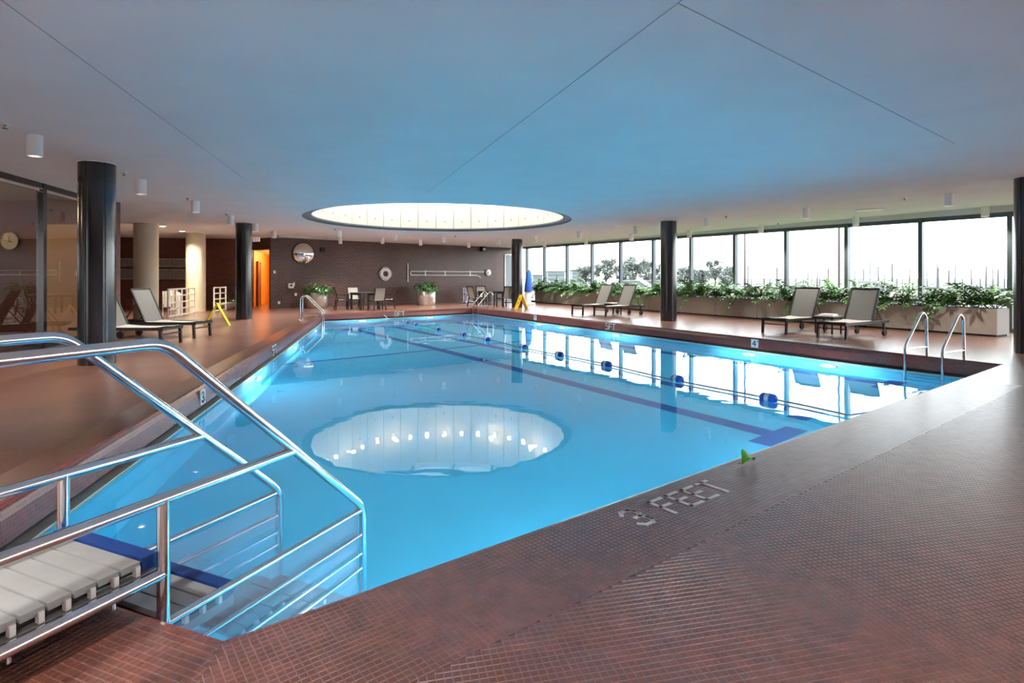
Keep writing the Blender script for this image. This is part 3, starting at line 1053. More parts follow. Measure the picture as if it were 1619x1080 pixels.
# ------------------------------------------------------------------ entry stairs with handrails
Rn, Ln = Vector((-1.32, 2.126)), Vector((-1.90, 2.39))
ax = Vector((0.403, 0.915)).normalized()
cs = (Rn + Ln) / 2
st = thing('pool_stairs', 'grey slatted pool entry stairs with stainless handrails', 'stairs', (cs.x, cs.y, 0), bearing(ax))
HW = (Rn - Ln).length / 2
TR = 0.0225


def arc(p, q, r, rad=0.06, n=5):                      # rounded corner at q between p and r
    p, q, r = Vector(p), Vector(q), Vector(r)
    a, b = q + (p - q).normalized() * rad, q + (r - q).normalized() * rad
    return [((1 - t) ** 2) * a + 2 * t * (1 - t) * q + t * t * b for t in [k / n for k in range(n + 1)]]


def path(pts, rad=0.06):
    out = [Vector(pts[0])]
    for i in range(1, len(pts) - 1):
        out += arc(pts[i - 1], pts[i], pts[i + 1], rad)
    return out + [Vector(pts[-1])]


S0 = -1.15
for sx in (-1, 1):
    x = sx * HW
    MB().tube(path([(x, S0, RIM), (x, S0, 1.106), (x, 0.0, 1.106), (x, 1.17, 0.05), (x, 1.17, -1.05)], 0.07), TR, 10).build('handrail', M_STEEL, st)
    MB().tube([(x, S0, 0.515), (x, 0.655, 0.515)], TR, 10).build('mid_rail', M_STEEL, st)
    MB().tube([(x, 0.0, 0.515), (x, 0.0, -1.03)], TR, 10).build('post', M_STEEL, st)
    MB().tube([(x, S0, 0.235), (x, 0.0, 0.235)], TR, 10).build('bottom_rail', M_STEEL, st)
    for z in (0.04, -0.10, -0.28, -0.46):
        MB().tube([(x, 0.0, z), (x, 1.17, z)], 0.013 if z < 0 else 0.017, 8).build('guard_rail', M_STEEL, st)
    MB().box((x - sx * 0.024, 0.585, -0.47), (0.006, 1.13, 0.98)).build('side_panel', M_PANEL, st)
    MB().tube([(x, 1.17, -1.06), (x, 1.17, -1.0)], 0.045, 10).build('foot', M_RUB, st)
sw = 2 * HW - 0.075
pitch = 0.076
slm = MB().box((0, 0, -0.012), (sw, 0.067, 0.024)).mesh('slat')
slm.materials.append(M_SLAT)
brm = MB().box((0, 0, -0.03), (0.022, 0.016, 0.036)).mesh('slat_bracket')
brm.materials.append(M_WHITE)
nom = MB().box((0, 0, -0.02), (sw, 0.055, 0.05)).mesh('nosing')
nom.materials.append(M_NOSE)


def tread(s0, s1, z):
    s = s1 - 0.037
    if z > -0.2:
        no = link('nosing', nom, st)
        no.location = (0, s1 - 0.028, z + 0.003)
        s -= 0.06
    while s > s0 + 0.03:
        o = link('slat', slm, st)
        o.location = (0, s, z)
        for sx in (-1, 1):
            b = link('slat_bracket', brm, o)
            b.location = (sx * (sw / 2 - 0.0), 0.02, 0)
        s -= pitch
    if z > -0.2:
        MB().box((0, (s0 + s1) / 2, z - 0.034), (sw - 0.03, s1 - s0 - 0.02, 0.014)).build('gap_shade_sheet', M_RUB, st)  # added dark sheet, stands in for shade in the slat gaps
    for sx in (-1, 1):
        MB().box((sx * (sw / 2 - 0.02), (s0 + s1) / 2, z - 0.075), (0.03, s1 - s0, 0.04)).build('stringer', M_SLAT, st)


tread(S0, 0.0, 0.30)
tread(0.0, 0.345, 0.02)
tread(0.30, 0.63, -0.26)
tread(0.59, 0.91, -0.54)
tread(0.87, 1.15, -0.82)
for s in (-0.18, -0.48, -0.78):
    MB().tube([(HW, s, 0.215), (HW, s, 0.195)], 0.008, 6).build('bolt', M_STEEL, st)


# ------------------------------------------------------------------ pool ladders
def ladder(edge, ts_, label, gap=0.52):
    a, b = POOL[edge], POOL[(edge + 1) % 5]
    d = (b - a).normalized()
    n = Vector((-d.y, d.x))
    p = a + d * ts_
    t = thing('pool_ladder', label, 'ladder', (p.x, p.y, 0), bearing(-n))      # local +y = outward, x along the edge
    for x in (-gap / 2, gap / 2):
        MB().tube(path([(x, -0.16, -1.0), (x, -0.16, 0.26), (x, 0.36, 0.80), (x, 0.50, 0.72), (x, 0.52, 0.0)], 0.075), 0.021, 10).build('grab_rail', M_STEEL, t)
        MB().tube([(x, -0.16, 0.21), (x, 0.51, 0.21)], 0.017, 8).build('brace', M_STEEL, t)
        MB().lathe([(0.045, 0), (0.045, 0.012), (0.022, 0.03)], 12, (x, 0.52, 0)).build('flange', M_STEEL, t)
    for z in (-0.28, -0.56, -0.84):
        MB().box((0, -0.15, z), (gap, 0.09, 0.03)).build('step', M_STEEL, t)
    return t


Lr = (FR - NR).length
ladder(1, edge_t(1, 1468), 'stainless pool ladder at the shallow corner by the planter')
ladder(1, Lr - 0.45, 'stainless pool ladder at the deep end before the patio table')
ladder(3, 1.15, 'stainless pool ladder before the steel planter and brick wall')

# ------------------------------------------------------------------ lane rope
rp0, rp1 = Vector((3.80, 5.72)), Vector((-4.78, 20.93))
rope = thing('lane_rope', 'rope strung across the pool between clipped floats', 'rope')
rd = (rp1 - rp0).normalized()
pts = [(*(rp0 - rd * 0.12), 0.05), (*(rp0 + rd * 0.4), WATER + 0.02)]
for k in range(1, 40):
    q = rp0 + (rp1 - rp0) * (k / 40)
    w_ = 0.05 * math.sin(k * 0.7)
    pts.append((q.x + w_ * rd.y, q.y - w_ * rd.x, WATER + 0.022))
pts.append((*rp1, 0.0))
MB().tube(pts, 0.011, 6).build('cord', M_ROPE, rope)
MB().tube([(pts[0][0] - 0.05, pts[0][1], 0.05), (pts[0][0] + 0.05, pts[0][1], 0.05)], 0.02, 8).build('wall_hook', M_STEEL, rope)
fl = thing('lane_float', 'blue and white plastic float threaded on the lane rope', 'float', (0, 0, WATER + 0.03), group='floats on the lane rope')
prf = [(0.02, -0.13), (0.065, -0.12), (0.085, -0.09), (0.085, -0.035)]
rotm = lambda pr: MB().lathe(pr, 16)


def lathe_y(pr):
    mb = MB().lathe(pr, 16)
    mb.v = [(x, z, y) for x, y, z in mb.v]
    mb.f = [f[::-1] for f in mb.f]
    return mb


lathe_y([(0.012, -0.10), (0.045, -0.097), (0.060, -0.075), (0.062, -0.028)]).build('blue_end', M_FLB, fl)
lathe_y([(0.062, 0.028), (0.060, 0.075), (0.045, 0.097), (0.012, 0.10)]).build('blue_end', M_FLB, fl)
lathe_y([(0.062, -0.028), (0.065, -0.024), (0.065, 0.024), (0.062, 0.028)]).build('white_band', M_FLW, fl)
for i, (x, y) in enumerate(((644, 508.5), (658, 511), (693, 517), (733, 524.5), (770, 531.6), (828, 540), (884.4, 553), (959, 566.7), (1070.7, 587.6), (1215, 613))):
    o = fl if i == 0 else copy_tree(fl)
    k = (x - CX) / FOC
    t = (k * rp0.y - rp0.x) / (rd.x - k * rd.y)
    q = rp0 + rd * t
    o.location = (q.x, q.y, WATER + 0.03)
    o['label'] = 'blue and white lane rope float, %s from the 8FT marking' % ('first second third fourth fifth sixth seventh eighth ninth tenth'.split()[i])
    o.rotation_euler = (0, 0, bearing(rd) + R.uniform(-.12, .12))


# ------------------------------------------------------------------ loungers
def make_lounger():
    t = thing('sun_lounger', 'x', 'sun lounger', group='sun loungers by the pool')
    Wd, Ln_, z = 0.62, 1.95, 0.33
    for sx in (-1, 1):
        x = sx * Wd / 2
        MB().box((x, Ln_ / 2, z), (0.035, Ln_, 0.06)).build('side_rail', M_DARK, t)
        MB().bar((x, 0.06, z), (x, 0.04, 0.0), 0.045, 0.055, up=(0, 1, 0)).build('leg', M_DARK, t)
        MB().bar((x, 1.72, z), (x, 1.74, 0.09), 0.04, 0.05, up=(0, 1, 0)).build('leg', M_DARK, t)
        MB().tube([(x - 0.03 * sx, 1.76, 0.075), (x + 0.025 * sx, 1.76, 0.075)], 0.075, 14).build('wheel', M_RUB, t)
    for y in (0.02, 1.22, 1.93):
        MB().box((0, y, z), (Wd, 0.035, 0.05)).build('cross_bar', M_DARK, t)
    MB().box((0, 0.05, 0.22), (Wd, 0.025, 0.025)).build('leg_brace', M_DARK, t)
    mb = MB()
    n = 10
    for k in range(n):
        y0, y1 = 0.0 + 1.2 * k / n, 1.2 * (k + 1) / n
        f = lambda y: z + 0.045 - 0.03 * math.sin(PI * min(1, y / 1.2)) + (0.01 if y < 0.05 else 0)
        for s, (xa, xb) in enumerate(((-Wd / 2, 0), (0, Wd / 2))):
            za = lambda x, y: f(y) - (0.012 if x == 0 else 0)
            mb.face([(xa, y0, za(xa, y0)), (xb, y0, za(xb, y0)), (xb, y1, za(xb, y1)), (xa, y1, za(xa, y1))], smooth=True)
            mb.face([(xa, y1, za(xa, y1) - 0.012), (xb, y1, za(xb, y1) - 0.012), (xb, y0, za(xb, y0) - 0.012), (xa, y0, za(xa, y0) - 0.012)], smooth=True)
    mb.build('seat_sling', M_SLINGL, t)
    a = math.radians(66)
    L = 0.82
    bx = lambda s: (1.18 + math.cos(a) * s, z + 0.02 + math.sin(a) * s)
    y1, z1 = bx(L)
    y0, z0 = bx(0)
    for sx in (-1, 1):
        MB().bar((sx * (Wd / 2 - 0.0), y0, z0), (sx * (Wd / 2), y1, z1), 0.032, 0.04, up=(1, 0, 0)).build('back_frame', M_DARK, t)
    MB().box((0, y1, z1), (Wd + 0.03, 0.04, 0.035)).build('back_top_bar', M_DARK, t)
    M = Matrix.Rotation(a, 3, 'X')
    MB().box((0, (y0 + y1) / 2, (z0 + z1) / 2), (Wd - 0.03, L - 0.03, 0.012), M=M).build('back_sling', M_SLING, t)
    ym, zm = bx(0.5)
    for sx in (-1, 1):
        MB().bar((sx * 0.26, ym + 0.02, zm), (sx * 0.26, 1.72, z + 0.02), 0.022, 0.022).build('back_strut', M_DARK, t)
    return t


lg = make_lounger()
used = False


def place_lounger(p, d, label, head=None):
    global used
    o = lg if not used else copy_tree(lg)
    used = True
    o.location, o.rotation_euler = (p[0], p[1], 0), (0, 0, bearing(d))
    o['label'] = label


dl_ = Vector((0.845, 0.535))
place_lounger((P(1224, 526.7) + dl_ * -0.04), dl_, 'taupe mesh sun lounger paired beside a low table, nearer the black column')
place_lounger((P(1315, 535.2) + dl_ * -0.04), dl_, 'taupe mesh sun lounger paired beside a low table, nearer the shallow ladder')
place_lounger((P(911.5, 497.4)), dl_, 'taupe mesh sun lounger before the planter, next to the yellow sign')
place_lounger((P(947, 500.2)), dl_, 'taupe mesh sun lounger before the planter, next to black column')
da = Vector((-1.0, 0.04)).normalized()
place_lounger((-7.08, 12.95), da, 'taupe mesh sun lounger against the brick pier')
place_lounger((-6.95, 11.55), da, 'taupe mesh sun lounger behind the black column by glass partition')


def side_table(p, rz, label):
    t = thing('side_table', label, 'side table', (p[0], p[1], 0), rz)
    MB().box((0, 0, 0.415), (0.46, 0.46, 0.03)).build('table_top', M_SLINGL, t)
    MB().box((0, 0.225, 0.38), (0.46, 0.03, 0.045)).box((0, -0.225, 0.38), (0.46, 0.03, 0.045)).box((0.225, 0, 0.38), (0.03, 0.42, 0.045)).box((-0.225, 0, 0.38), (0.03, 0.42, 0.045)).build('apron', M_DARK, t)
    for sx in (-1, 1):
        for sy in (-1, 1):
            MB().box((sx * 0.2, sy * 0.2, 0.19), (0.03, 0.03, 0.38)).build('leg', M_DARK, t)
    return t


qa, qb = P(1224, 526.7), P(1315, 535.2)
s1 = (qa + qb) / 2 + dl_ * 1.15
side_table(s1, bearing(dl_), 'low dark side table between loungers near the shallow ladder')
tw = thing('folded_towel', 'folded white towel on the low table between loungers', 'towel', (s1.x, s1.y, 0.43), bearing(dl_))
MB().box((0, 0, 0.012), (0.34, 0.26, 0.024)).build('lower_fold', M_WHITE, tw)
MB().box((0.01, 0.01, 0.034), (0.32, 0.23, 0.02)).build('upper_fold', M_WHITE, tw)
qa, qb = P(911.5, 497.4), P(947, 500.2)
side_table((qa + qb) / 2 + dl_ * 1.25, bearing(dl_), 'low dark side table between loungers beside the black column')


# ------------------------------------------------------------------ patio chairs and tables
def make_chair():
    t = thing('patio_chair', 'x', 'chair', group='patio chairs')
    Wd = 0.54                                          # local -y is the front
    for sx in (-1, 1):
        x = sx * Wd / 2
        MB().bar((x, -0.24, 0.0), (x, -0.24, 0.62), 0.042, 0.045, up=(0, 1, 0)).build('leg', M_DARK, t)
        MB().bar((x, 0.30, 0.0), (x, 0.20, 0.46), 0.042, 0.045, up=(1, 0, 0)).build('leg', M_DARK, t)
        MB().bar((x, -0.27, 0.63), (x, 0.27, 0.65), 0.045, 0.025, up=(0, 0, 1)).build('armrest', M_DARK, t)
        MB().bar((x, -0.25, 0.41), (x, 0.22, 0.40), 0.042, 0.045, up=(0, 0, 1)).build('seat_rail', M_DARK, t)
        MB().bar((x * 0.93, 0.19, 0.42), (x * 0.93, 0.34, 0.96), 0.042, 0.045, up=(1, 0, 0)).build('back_frame', M_DARK, t)
    MB().bar((-Wd / 2, 0.34, 0.955), (Wd / 2, 0.34, 0.955), 0.035, 0.045).build('back_top_bar', M_DARK, t)
    MB().bar((-Wd / 2, 0.28, 0.22), (Wd / 2, 0.28, 0.22), 0.032, 0.032).bar((-Wd / 2, -0.24, 0.40), (Wd / 2, -0.24, 0.40), 0.042, 0.045).build('stretcher', M_DARK, t)
    MB().box((0, -0.02, 0.415), (Wd - 0.05, 0.44, 0.014)).build('seat', M_SLINGL, t)
    a = math.atan2(0.54, 0.15)
    MB().box((0, 0.265, 0.685), (Wd - 0.07, 0.54, 0.012), M=Matrix.Rotation(a, 3, 'X')).build('backrest', M_SLINGL, t)
    return t


ch = make_chair()
cused = False


def place_chair(p, target, label):
    global cused
    o = ch if not cused else copy_tree(ch)
    cused = True
    d = (Vector(p) - Vector(target)).normalized()      # back points away from the table
    o.location, o.rotation_euler = (p[0], p[1], 0), (0, 0, bearing(d))
    o['label'] = label


def patio_table(p, rz, label, s=0.95):
    t = thing('patio_table', label, 'table', (p[0], p[1], 0), rz)
    MB().box((0, 0, 0.715), (s, s, 0.03)).build('table_top', M_DARK, t)
    for sx in (-1, 1):
        for sy in (-1, 1):
            MB().box((sx * (s / 2 - 0.06), sy * (s / 2 - 0.06), 0.35), (0.07, 0.07, 0.70)).build('leg', M_DARK, t)
        MB().box((sx * (s / 2 - 0.06), 0, 0.66), (0.04, s - 0.2, 0.07)).build('apron', M_DARK, t)
    return t


T1 = Vector((-6.42, 24.55))
patio_table(T1, 0.75, 'square dark patio table before the ring buoy wall')
place_chair((-7.30, 24.15), T1, 'patio chair beside the steel planter with wide plant')
place_chair((-7.05, 25.35), T1, 'patio chair with its back to the brick wall under the convex mirror')
place_chair((-5.72, 23.80), T1, 'patio chair with its back to the pool before ring buoy')
place_chair((-5.45, 24.75), T1, 'patio chair with arms under the ring buoy')
T2 = Vector((-1.02, 27.3))
patio_table(T2, 0.55, 'square dark patio table near the grey door')
place_chair((-1.72, 26.75), T2, 'patio chair beside the patterned cloth cart')
place_chair((-1.45, 28.2), T2, 'patio chair between the table and brick wall near grey door')
place_chair((-0.35, 26.45), T2, 'patio chair with its back to the pool by the black column')


# ------------------------------------------------------------------ plants
def leaf_blade(mb, base, d, up, L, wd, fold=0.25, droop=0.15):
    d, up = d.normalized(), up.normalized()
    s = d.cross(up).normalized()
    n = s.cross(d)
    b = Vector(base)
    m1, tip = b + d * L * 0.45 + n * 0.0, b + d * L - n * droop * L
    e1, e2 = b + d * L * 0.42 + s * wd / 2 + n * fold * wd, b + d * L * 0.42 - s * wd / 2 + n * fold * wd
    mb.add([b, e1, tip, e2, m1], [(0, 1, 4), (1, 2, 4), (0, 4, 3), (4, 2, 3)])


def frond_mesh(seed, L=0.55, pairs=9, arch=0.8, lw=0.045, ll=0.12, m=M_LEAF):
    r = random.Random(seed)
    mb = MB()
    pts = []
    for k in range(11):
        t = k / 10
        pts.append(Vector((0.0, L * (t * 0.55 + arch * 0.35 * t * t), L * (t * 1.0 - arch * 0.62 * t * t))))
    mb.tube(pts, [0.007 * (1 - 0.7 * k / 10) for k in range(11)], 4, caps=False)
    for k in range(pairs):
        t = 0.22 + 0.78 * k / (pairs - 1)
        i = min(9, int(t * 10))
        p = pts[i].lerp(pts[i + 1], t * 10 - i)
        dr = (pts[i + 1] - pts[i]).normalized()
        for s in (-1, 1):
            d = dr * 0.55 + Vector((s, 0, 0)) * 0.85 + Vector((0, 0, r.uniform(-.1, .25)))
            leaf_blade(mb, p, d, Vector((0, -dr.z, dr.y)), ll * r.uniform(.8, 1.15) * (1 - 0.25 * abs(t - .55)), lw * r.uniform(.85, 1.2))
    leaf_blade(mb, pts[-1], pts[-1] - pts[-2], Vector((0, 0, 1)), ll, lw)
    me = mb.mesh('frond')
    me.materials.append(m)
    return me


FR_UP = [frond_mesh(i, L=0.50 + 0.05 * i, arch=0.5 + 0.15 * i) for i in range(4)]
FR_DN = [frond_mesh(20 + i, L=0.55, arch=1.45 + 0.2 * i, pairs=10) for i in range(2)]
PLG = 'leafy plants in the window planters'


def planter_plant(p, z, label, seed, hang=False, tocam=None, sc=1.0):
    r = random.Random(seed)
    t = thing('planter_plant', label, 'plant', (p[0], p[1], z), 0, group=PLG)
    nf = 15
    for k in range(nf):
        f = link('frond', FR_UP[r.randrange(4)], t)
        a = 2 * PI * k / nf + r.uniform(-.4, .4)
        s = r.uniform(.75, 1.15) * sc
        f.location = (r.uniform(-.14, .14), r.uniform(-.10, .10), 0)
        f.rotation_euler = (r.uniform(-.45, .3), r.uniform(-.2, .2), a)
        f.scale = (s, s, s * r.uniform(.8, 1.05))
    if hang:
        for k in range(2):
            f = link('frond', FR_DN[k], t)
            f.rotation_euler = (-0.35, 0, tocam + r.uniform(-.4, .4))
            f.scale = (1.15, 1.15, 1.15)
    return t


PL0 = Vector((11.14, 12.92)); PLD = Vector((-0.4695, 0.883)); PLN = Vector((0.883, 0.4695))
bounds = [0.0, 2.96] + [2.96 + 1.75 * k for k in range(1, 11)] + [21.0]
pd = 0.46
ORD = ('first', 'second', 'third', 'fourth', 'fifth', 'sixth', 'seventh', 'eighth', 'ninth', 'tenth', 'eleventh', 'twelfth', 'thirteenth', 'fourteenth', 'fifteenth', 'sixteenth', 'seventeenth', 'eighteenth', 'nineteenth', 'twentieth', 'last')
LPW = ('longest beige planter box at the end of the row by the ladder', 'beige planter box in the row below the windows')
for k in range(len(bounds) - 1):
    t0, t1 = bounds[k] + 0.006, bounds[k + 1] - 0.006
    dep = 0.60 if k == 0 else pd
    a = PL0 + PLD * t0
    L = t1 - t0
    pl = thing('planter_box', LPW[0] if k == 0 else 'beige window planter box, %s from the pool ladder end of the row' % ORD[k], 'planter', (a.x, a.y, 0), bearing(PLD), group=None if k == 0 else 'beige window planters')
    hh = 0.645
    # local y runs along the row, local +x is toward the windows
    MB().box((0.012, L / 2, hh / 2 + 0.02), (0.024, L, hh - 0.04)).build('front_panel', M_PLANTER, pl)
    MB().box((dep - 0.012, L / 2, hh / 2 + 0.02), (0.024, L, hh - 0.04)).build('back_panel', M_PLANTER, pl)
    for y in (0.012, L - 0.012):
        MB().box((dep / 2, y, hh / 2 + 0.02), (dep - 0.05, 0.024, hh - 0.04)).build('end_panel', M_PLANTER, pl)
    MB().box((dep / 2, L / 2, 0.022), (dep - 0.06, L - 0.06, 0.044)).build('plinth', M_RUB, pl)
    MB().box((dep / 2, L / 2, hh - 0.08), (dep - 0.05, L - 0.05, 0.04)).build('soil', M_SOIL, pl)
    npl = 8 if k == 0 else 5
    for j in range(npl):
        q = a + PLD * (L * (j + 0.5) / npl) + PLN * (dep * 0.5)
        hang = (k * 5 + j * 3) % 4 == 1
        planter_plant(q, hh - 0.06, ('glossy leafy plant growing in the %s window planter from the ladder end' if not hang else 'leafy plant trailing over the %s window planter from the ladder end') % ORD[k], k * 31 + j, hang, bearing(-PLN), sc=R.uniform(1.15, 1.6))


def bushy(p, z, label, seed, nl=60, spread=0.62, hgt=0.55, L=0.30, wd=0.11, cat='plant'):
    r = random.Random(seed)
    t = thing('potted_plant', label, cat, (p[0], p[1], z))
    lm = []
    for k in range(3):
        mb = MB()
        mb.tube([(0, 0, 0), (0, 0.02, 0.5), (0, 0.08, 0.9)], 0.012, 4, caps=False)
        leaf_blade(mb, (0, 0.08, 0.88), Vector((0, 1, 0.5 - 0.45 * k)), Vector((0, 0, 1)), L * 1.5, wd * 1.5, 0.2, 0.25)
        leaf_blade(mb, (0, 0.04, 0.66), Vector((0.7, 0.8, 0.3)), Vector((0, 0, 1)), L * 1.2, wd * 1.4, 0.2, 0.3)
        leaf_blade(mb, (0, 0.04, 0.55), Vector((-0.8, 0.6, 0.25)), Vector((0, 0, 1)), L * 1.2, wd * 1.4, 0.2, 0.3)
        me = mb.mesh('leaf_stalk')
        me.materials.append(M_LEAF2)
        lm.append(me)
    for k in range(nl):
        o = link('leaf_stalk', lm[r.randrange(3)], t)
        rr = math.sqrt(r.random())
        a = r.uniform(0, 2 * PI)
        o.location = (math.cos(a) * rr * 0.3, math.sin(a) * rr * 0.3, 0)
        o.rotation_euler = (-rr * spread * 1.5, 0, a - PI / 2)
        s = r.uniform(.7, 1.1) * hgt
        o.scale = (s, s, s * (1.05 - 0.25 * rr))
    return t


def steel_planter(p, label, plabel, seed, **kw):
    t = thing('steel_planter', label, 'planter', (p[0], p[1], 0))
    MB().lathe([(0.44, 0.0), (0.465, 0.012), (0.465, 0.67), (0.45, 0.685), (0.43, 0.67), (0.43, 0.60)], 40).build('drum', M_BRUSH, t)
    MB().lathe([(0.001, 0.61), (0.43, 0.61)], 32).build('soil', M_SOIL, t)
    bushy(p, 0.61, plabel, seed, **kw)


steel_planter(P(501, 487) * 0.999, 'brushed steel drum planter between corridor and patio table', 'wide spreading dark green plant in the steel planter under convex mirror', 3, nl=64, spread=0.76, hgt=0.62)
steel_planter(P(674, 482.7) * 1.016, 'brushed steel drum planter below the rescue pole', 'bushy mid green plant in the steel planter below the rescue pole', 4, nl=60, spread=0.62, hgt=0.66)
bp_ = P(356, 489)
t = thing('stone_bowl', 'low grey stone bowl planter beside the cream column', 'planter', (bp_.x, bp_.y, 0))
MB().lathe([(0.2, 0), (0.34, 0.06), (0.48, 0.26), (0.50, 0.32), (0.45, 0.32), (0.42, 0.26)], 28).build('bowl', M_STONE, t)
MB().lathe([(0.001, 0.27), (0.43, 0.27)], 24).build('soil', M_SOIL, t)
bushy(bp_, 0.27, 'low dark green plant in the stone bowl', 9, nl=40, spread=0.8, hgt=0.42)


# ------------------------------------------------------------------ wet floor signs
def sign(p, rz, label, material, spread, hgt, wd, print_=True):
    t = thing('floor_sign', label, 'floor sign', (p[0], p[1], 0), rz)
    a = math.atan2(spread / 2, hgt)
    for s in (-1, 1):
        M = Matrix.Rotation(-s * a, 3, 'X')
        L = math.hypot(spread / 2, hgt)
        mb = MB()
        c = Vector((0, s * spread / 4, hgt / 2))
        mb.box(c, (wd, 0.022, L), M=Matrix.Rotation(s * a, 3, 'X'))
        pnl = mb.build('panel', material, t)
        mb = MB()
        R3 = Matrix.Rotation(s * a, 3, 'X')
        nout = R3 @ Vector((0, s, 0))
        for k, (w_, z) in enumerate(((0.16, 0.16), (0.12, 0.10), (0.17, -0.02), (0.13, -0.08))):
            mb.box(c + nout * 0.0125 + R3 @ Vector((0, 0, z)), (w_, 0.003, 0.025), M=R3)
        if print_:
            mb.build('print', M_INK, pnl)
    MB().tube([(-wd / 2, 0, hgt), (wd / 2, 0, hgt)], 0.02, 8).build('hinge', material, t)


sign(P(824, 488.7), math.radians(-62), 'yellow wet floor sign standing by the black column', M_YEL, 0.52, 0.62, 0.28)
sign(P(343.5, 514.5), math.radians(88), 'yellow folding floor sign near the sun loungers and cream columns', M_YEL2, 0.72, 0.62, 0.10, False)


# ------------------------------------------------------------------ things on the far brick wall
def onwall(x, z, off=0.0):
    k = (x - CX) / FOC
    t = (k * BR0.y - BR0.x) / (BRD.x - k * BRD.y)
    p = BR0 + BRD * t
    n = Vector((BRD.y, -BRD.x))
    p = p + n * off
    return Vector((p.x, p.y, z))


def zat(x, y):
    return CAM_H + (HY - y) * onwall(x, 0).y / FOC


brz = math.atan2(BRD.y, BRD.x)                          # local x runs along the wall, local -y out of it
def wthing(name, label, cat, x, y, off=0.0):
    p = onwall(x, zat(x, y), off)
    return thing(name, label, cat, p, brz)


t = wthing('convex_mirror', 'round convex safety mirror high on the brick wall', 'mirror', 479, 401)
mb = MB()
prf = [(0.5 * math.sin(a), -0.06 - 0.22 * math.cos(a) / 1.0 + 0.0) for a in [k * PI / 2 / 10 for k in range(11)]]
mb.lathe([(max(.001, r_), z_) for r_, z_ in prf], 32)
mb.v = [(x_, z_, y_) for x_, y_, z_ in mb.v]
mb.build('dome', M_MIRROR, t)
mb = MB().lathe([(0.5, -0.06), (0.515, -0.07), (0.515, -0.02), (0.3, 0.0)], 32)
mb.v = [(x_, z_, y_) for x_, y_, z_ in mb.v]
mb.build('rim', M_DARK, t)
t = wthing('ring_buoy', 'white ring buoy with rope hung on the brick wall', 'ring buoy', 608, 433, 0.10)
mb = MB()
tor = [(0.22 + 0.085 * math.cos(a), 0.06 * math.sin(a)) for a in [2 * PI * k / 10 for k in range(11)]]
mb.lathe(tor, 32)
mb.v = [(x_, z_, y_) for x_, y_, z_ in mb.v]
mb.build('ring', M_WHITE, t)
rpts = [(math.cos(a) * (0.325 + 0.02 * math.cos(4 * a)), -0.01, math.sin(a) * (0.325 + 0.02 * math.cos(4 * a))) for a in [2 * PI * k / 40 for k in range(41)]]
MB().tube(rpts, 0.012, 6).build('grab_rope', M_WHITE, t)
MB().box((0, 0.04, 0.2), (0.05, 0.1, 0.06)).build('hook', M_DARK, t)
t = wthing('safety_pole', 'vertical white pole fixed to brick beside the rescue hook', 'pole', 644, 431, 0.05)
MB().tube([(0, 0, -0.5), (0, 0, 0.5)], 0.03, 8).build('shaft', M_WHITE, t)
MB().box((0, 0.02, 0.3), (0.08, 0.05, 0.05)).box((0, 0.02, -0.3), (0.08, 0.05, 0.05)).build('bracket', M_DARK, t)
t = wthing('rescue_hook', 'long white rescue hook pole mounted along the brick wall', 'rescue pole', 648, 432, 0.06)
L1 = (onwall(764, 0) - onwall(648, 0)).length
L2 = (onwall(752, 0) - onwall(648, 0)).length
MB().tube(path([(L1, 0, 0.10), (0.0, 0, 0.10), (0.0, 0, -0.10), (L2, 0, -0.10), (L2 + 0.3, 0, -0.22)], 0.08), 0.028, 8).build('shaft', M_WHITE, t)
for x_ in (0.9, L1 * 0.45, L1 * 0.8):
    MB().box((x_, 0.03, 0.0), (0.05, 0.05, 0.3)).build('wall_bracket', M_BRUSH, t)
t = wthing('hose_reel', 'round white disc at the end of the rescue pole', 'disc', 770.5, 431, 0.08)
mb = MB().lathe([(0.001, -0.06), (0.17, -0.05), (0.19, -0.03), (0.19, 0.03), (0.1, 0.06)], 24)
mb.v = [(x_, z_, y_) for x_, y_, z_ in mb.v]
mb.build('disc', M_WHITE, t)
mb = MB().lathe([(0.001, -0.075), (0.05, -0.07), (0.05, -0.05)], 12)
mb.v = [(x_, z_, y_) for x_, y_, z_ in mb.v]
mb.build('hub', M_BRUSH, t)
t = wthing('wall_speaker', 'black wall mounted camera with white front under the ceiling', 'camera', 762, 393.5, 0.12)
MB().box((0, 0.0, 0), (0.26, 0.2, 0.30)).build('housing', M_DARK, t)
MB().box((0.0, -0.11, -0.03), (0.15, 0.03, 0.12)).build('front', M_WHITE, t)
MB().box((0, 0.1, 0.12), (0.06, 0.12, 0.06)).build('bracket', M_DARK, t)
t = wthing('wall_phone', 'small white emergency phone box on the brick wall', 'phone', 459, 452, 0.06)
MB().box((0, 0, 0), (0.24, 0.12, 0.22)).build('housing', M_WHITE, t)
MB().box((0, -0.065, 0.02), (0.10, 0.012, 0.08)).build('keypad', M_INK, t)
MB().box((0.14, -0.02, 0.08), (0.05, 0.06, 0.18)).build('handset', M_WHITE, t)
for (x_, y_, lb) in ((434, 430, 'small white switch plate by the corridor opening'), (441, 478.5, 'small white outlet low on the brick by the corridor'), (467.5, 465.5, 'small white outlet below the wall phone')):
    t = wthing('wall_plate', lb, 'outlet', x_, y_, 0.012)
    MB().box((0, 0, 0), (0.10, 0.02, 0.13)).build('plate', M_WHITE, t)
    MB().box((0, -0.013, 0.02), (0.03, 0.008, 0.04)).build('switch', M_BRUSH, t)
t = wthing('wall_box', 'small dark square speaker beside the convex mirror', 'speaker', 510, 395, 0.05)
MB().box((0, 0, 0), (0.2, 0.1, 0.2)).build('housing', M_DARK, t)
MB().box((0, -0.054, 0), (0.15, 0.008, 0.15)).build('grille', M_INK, t)
ex = P(408, 374, H)
ex = Vector((-11.35, 25.0))
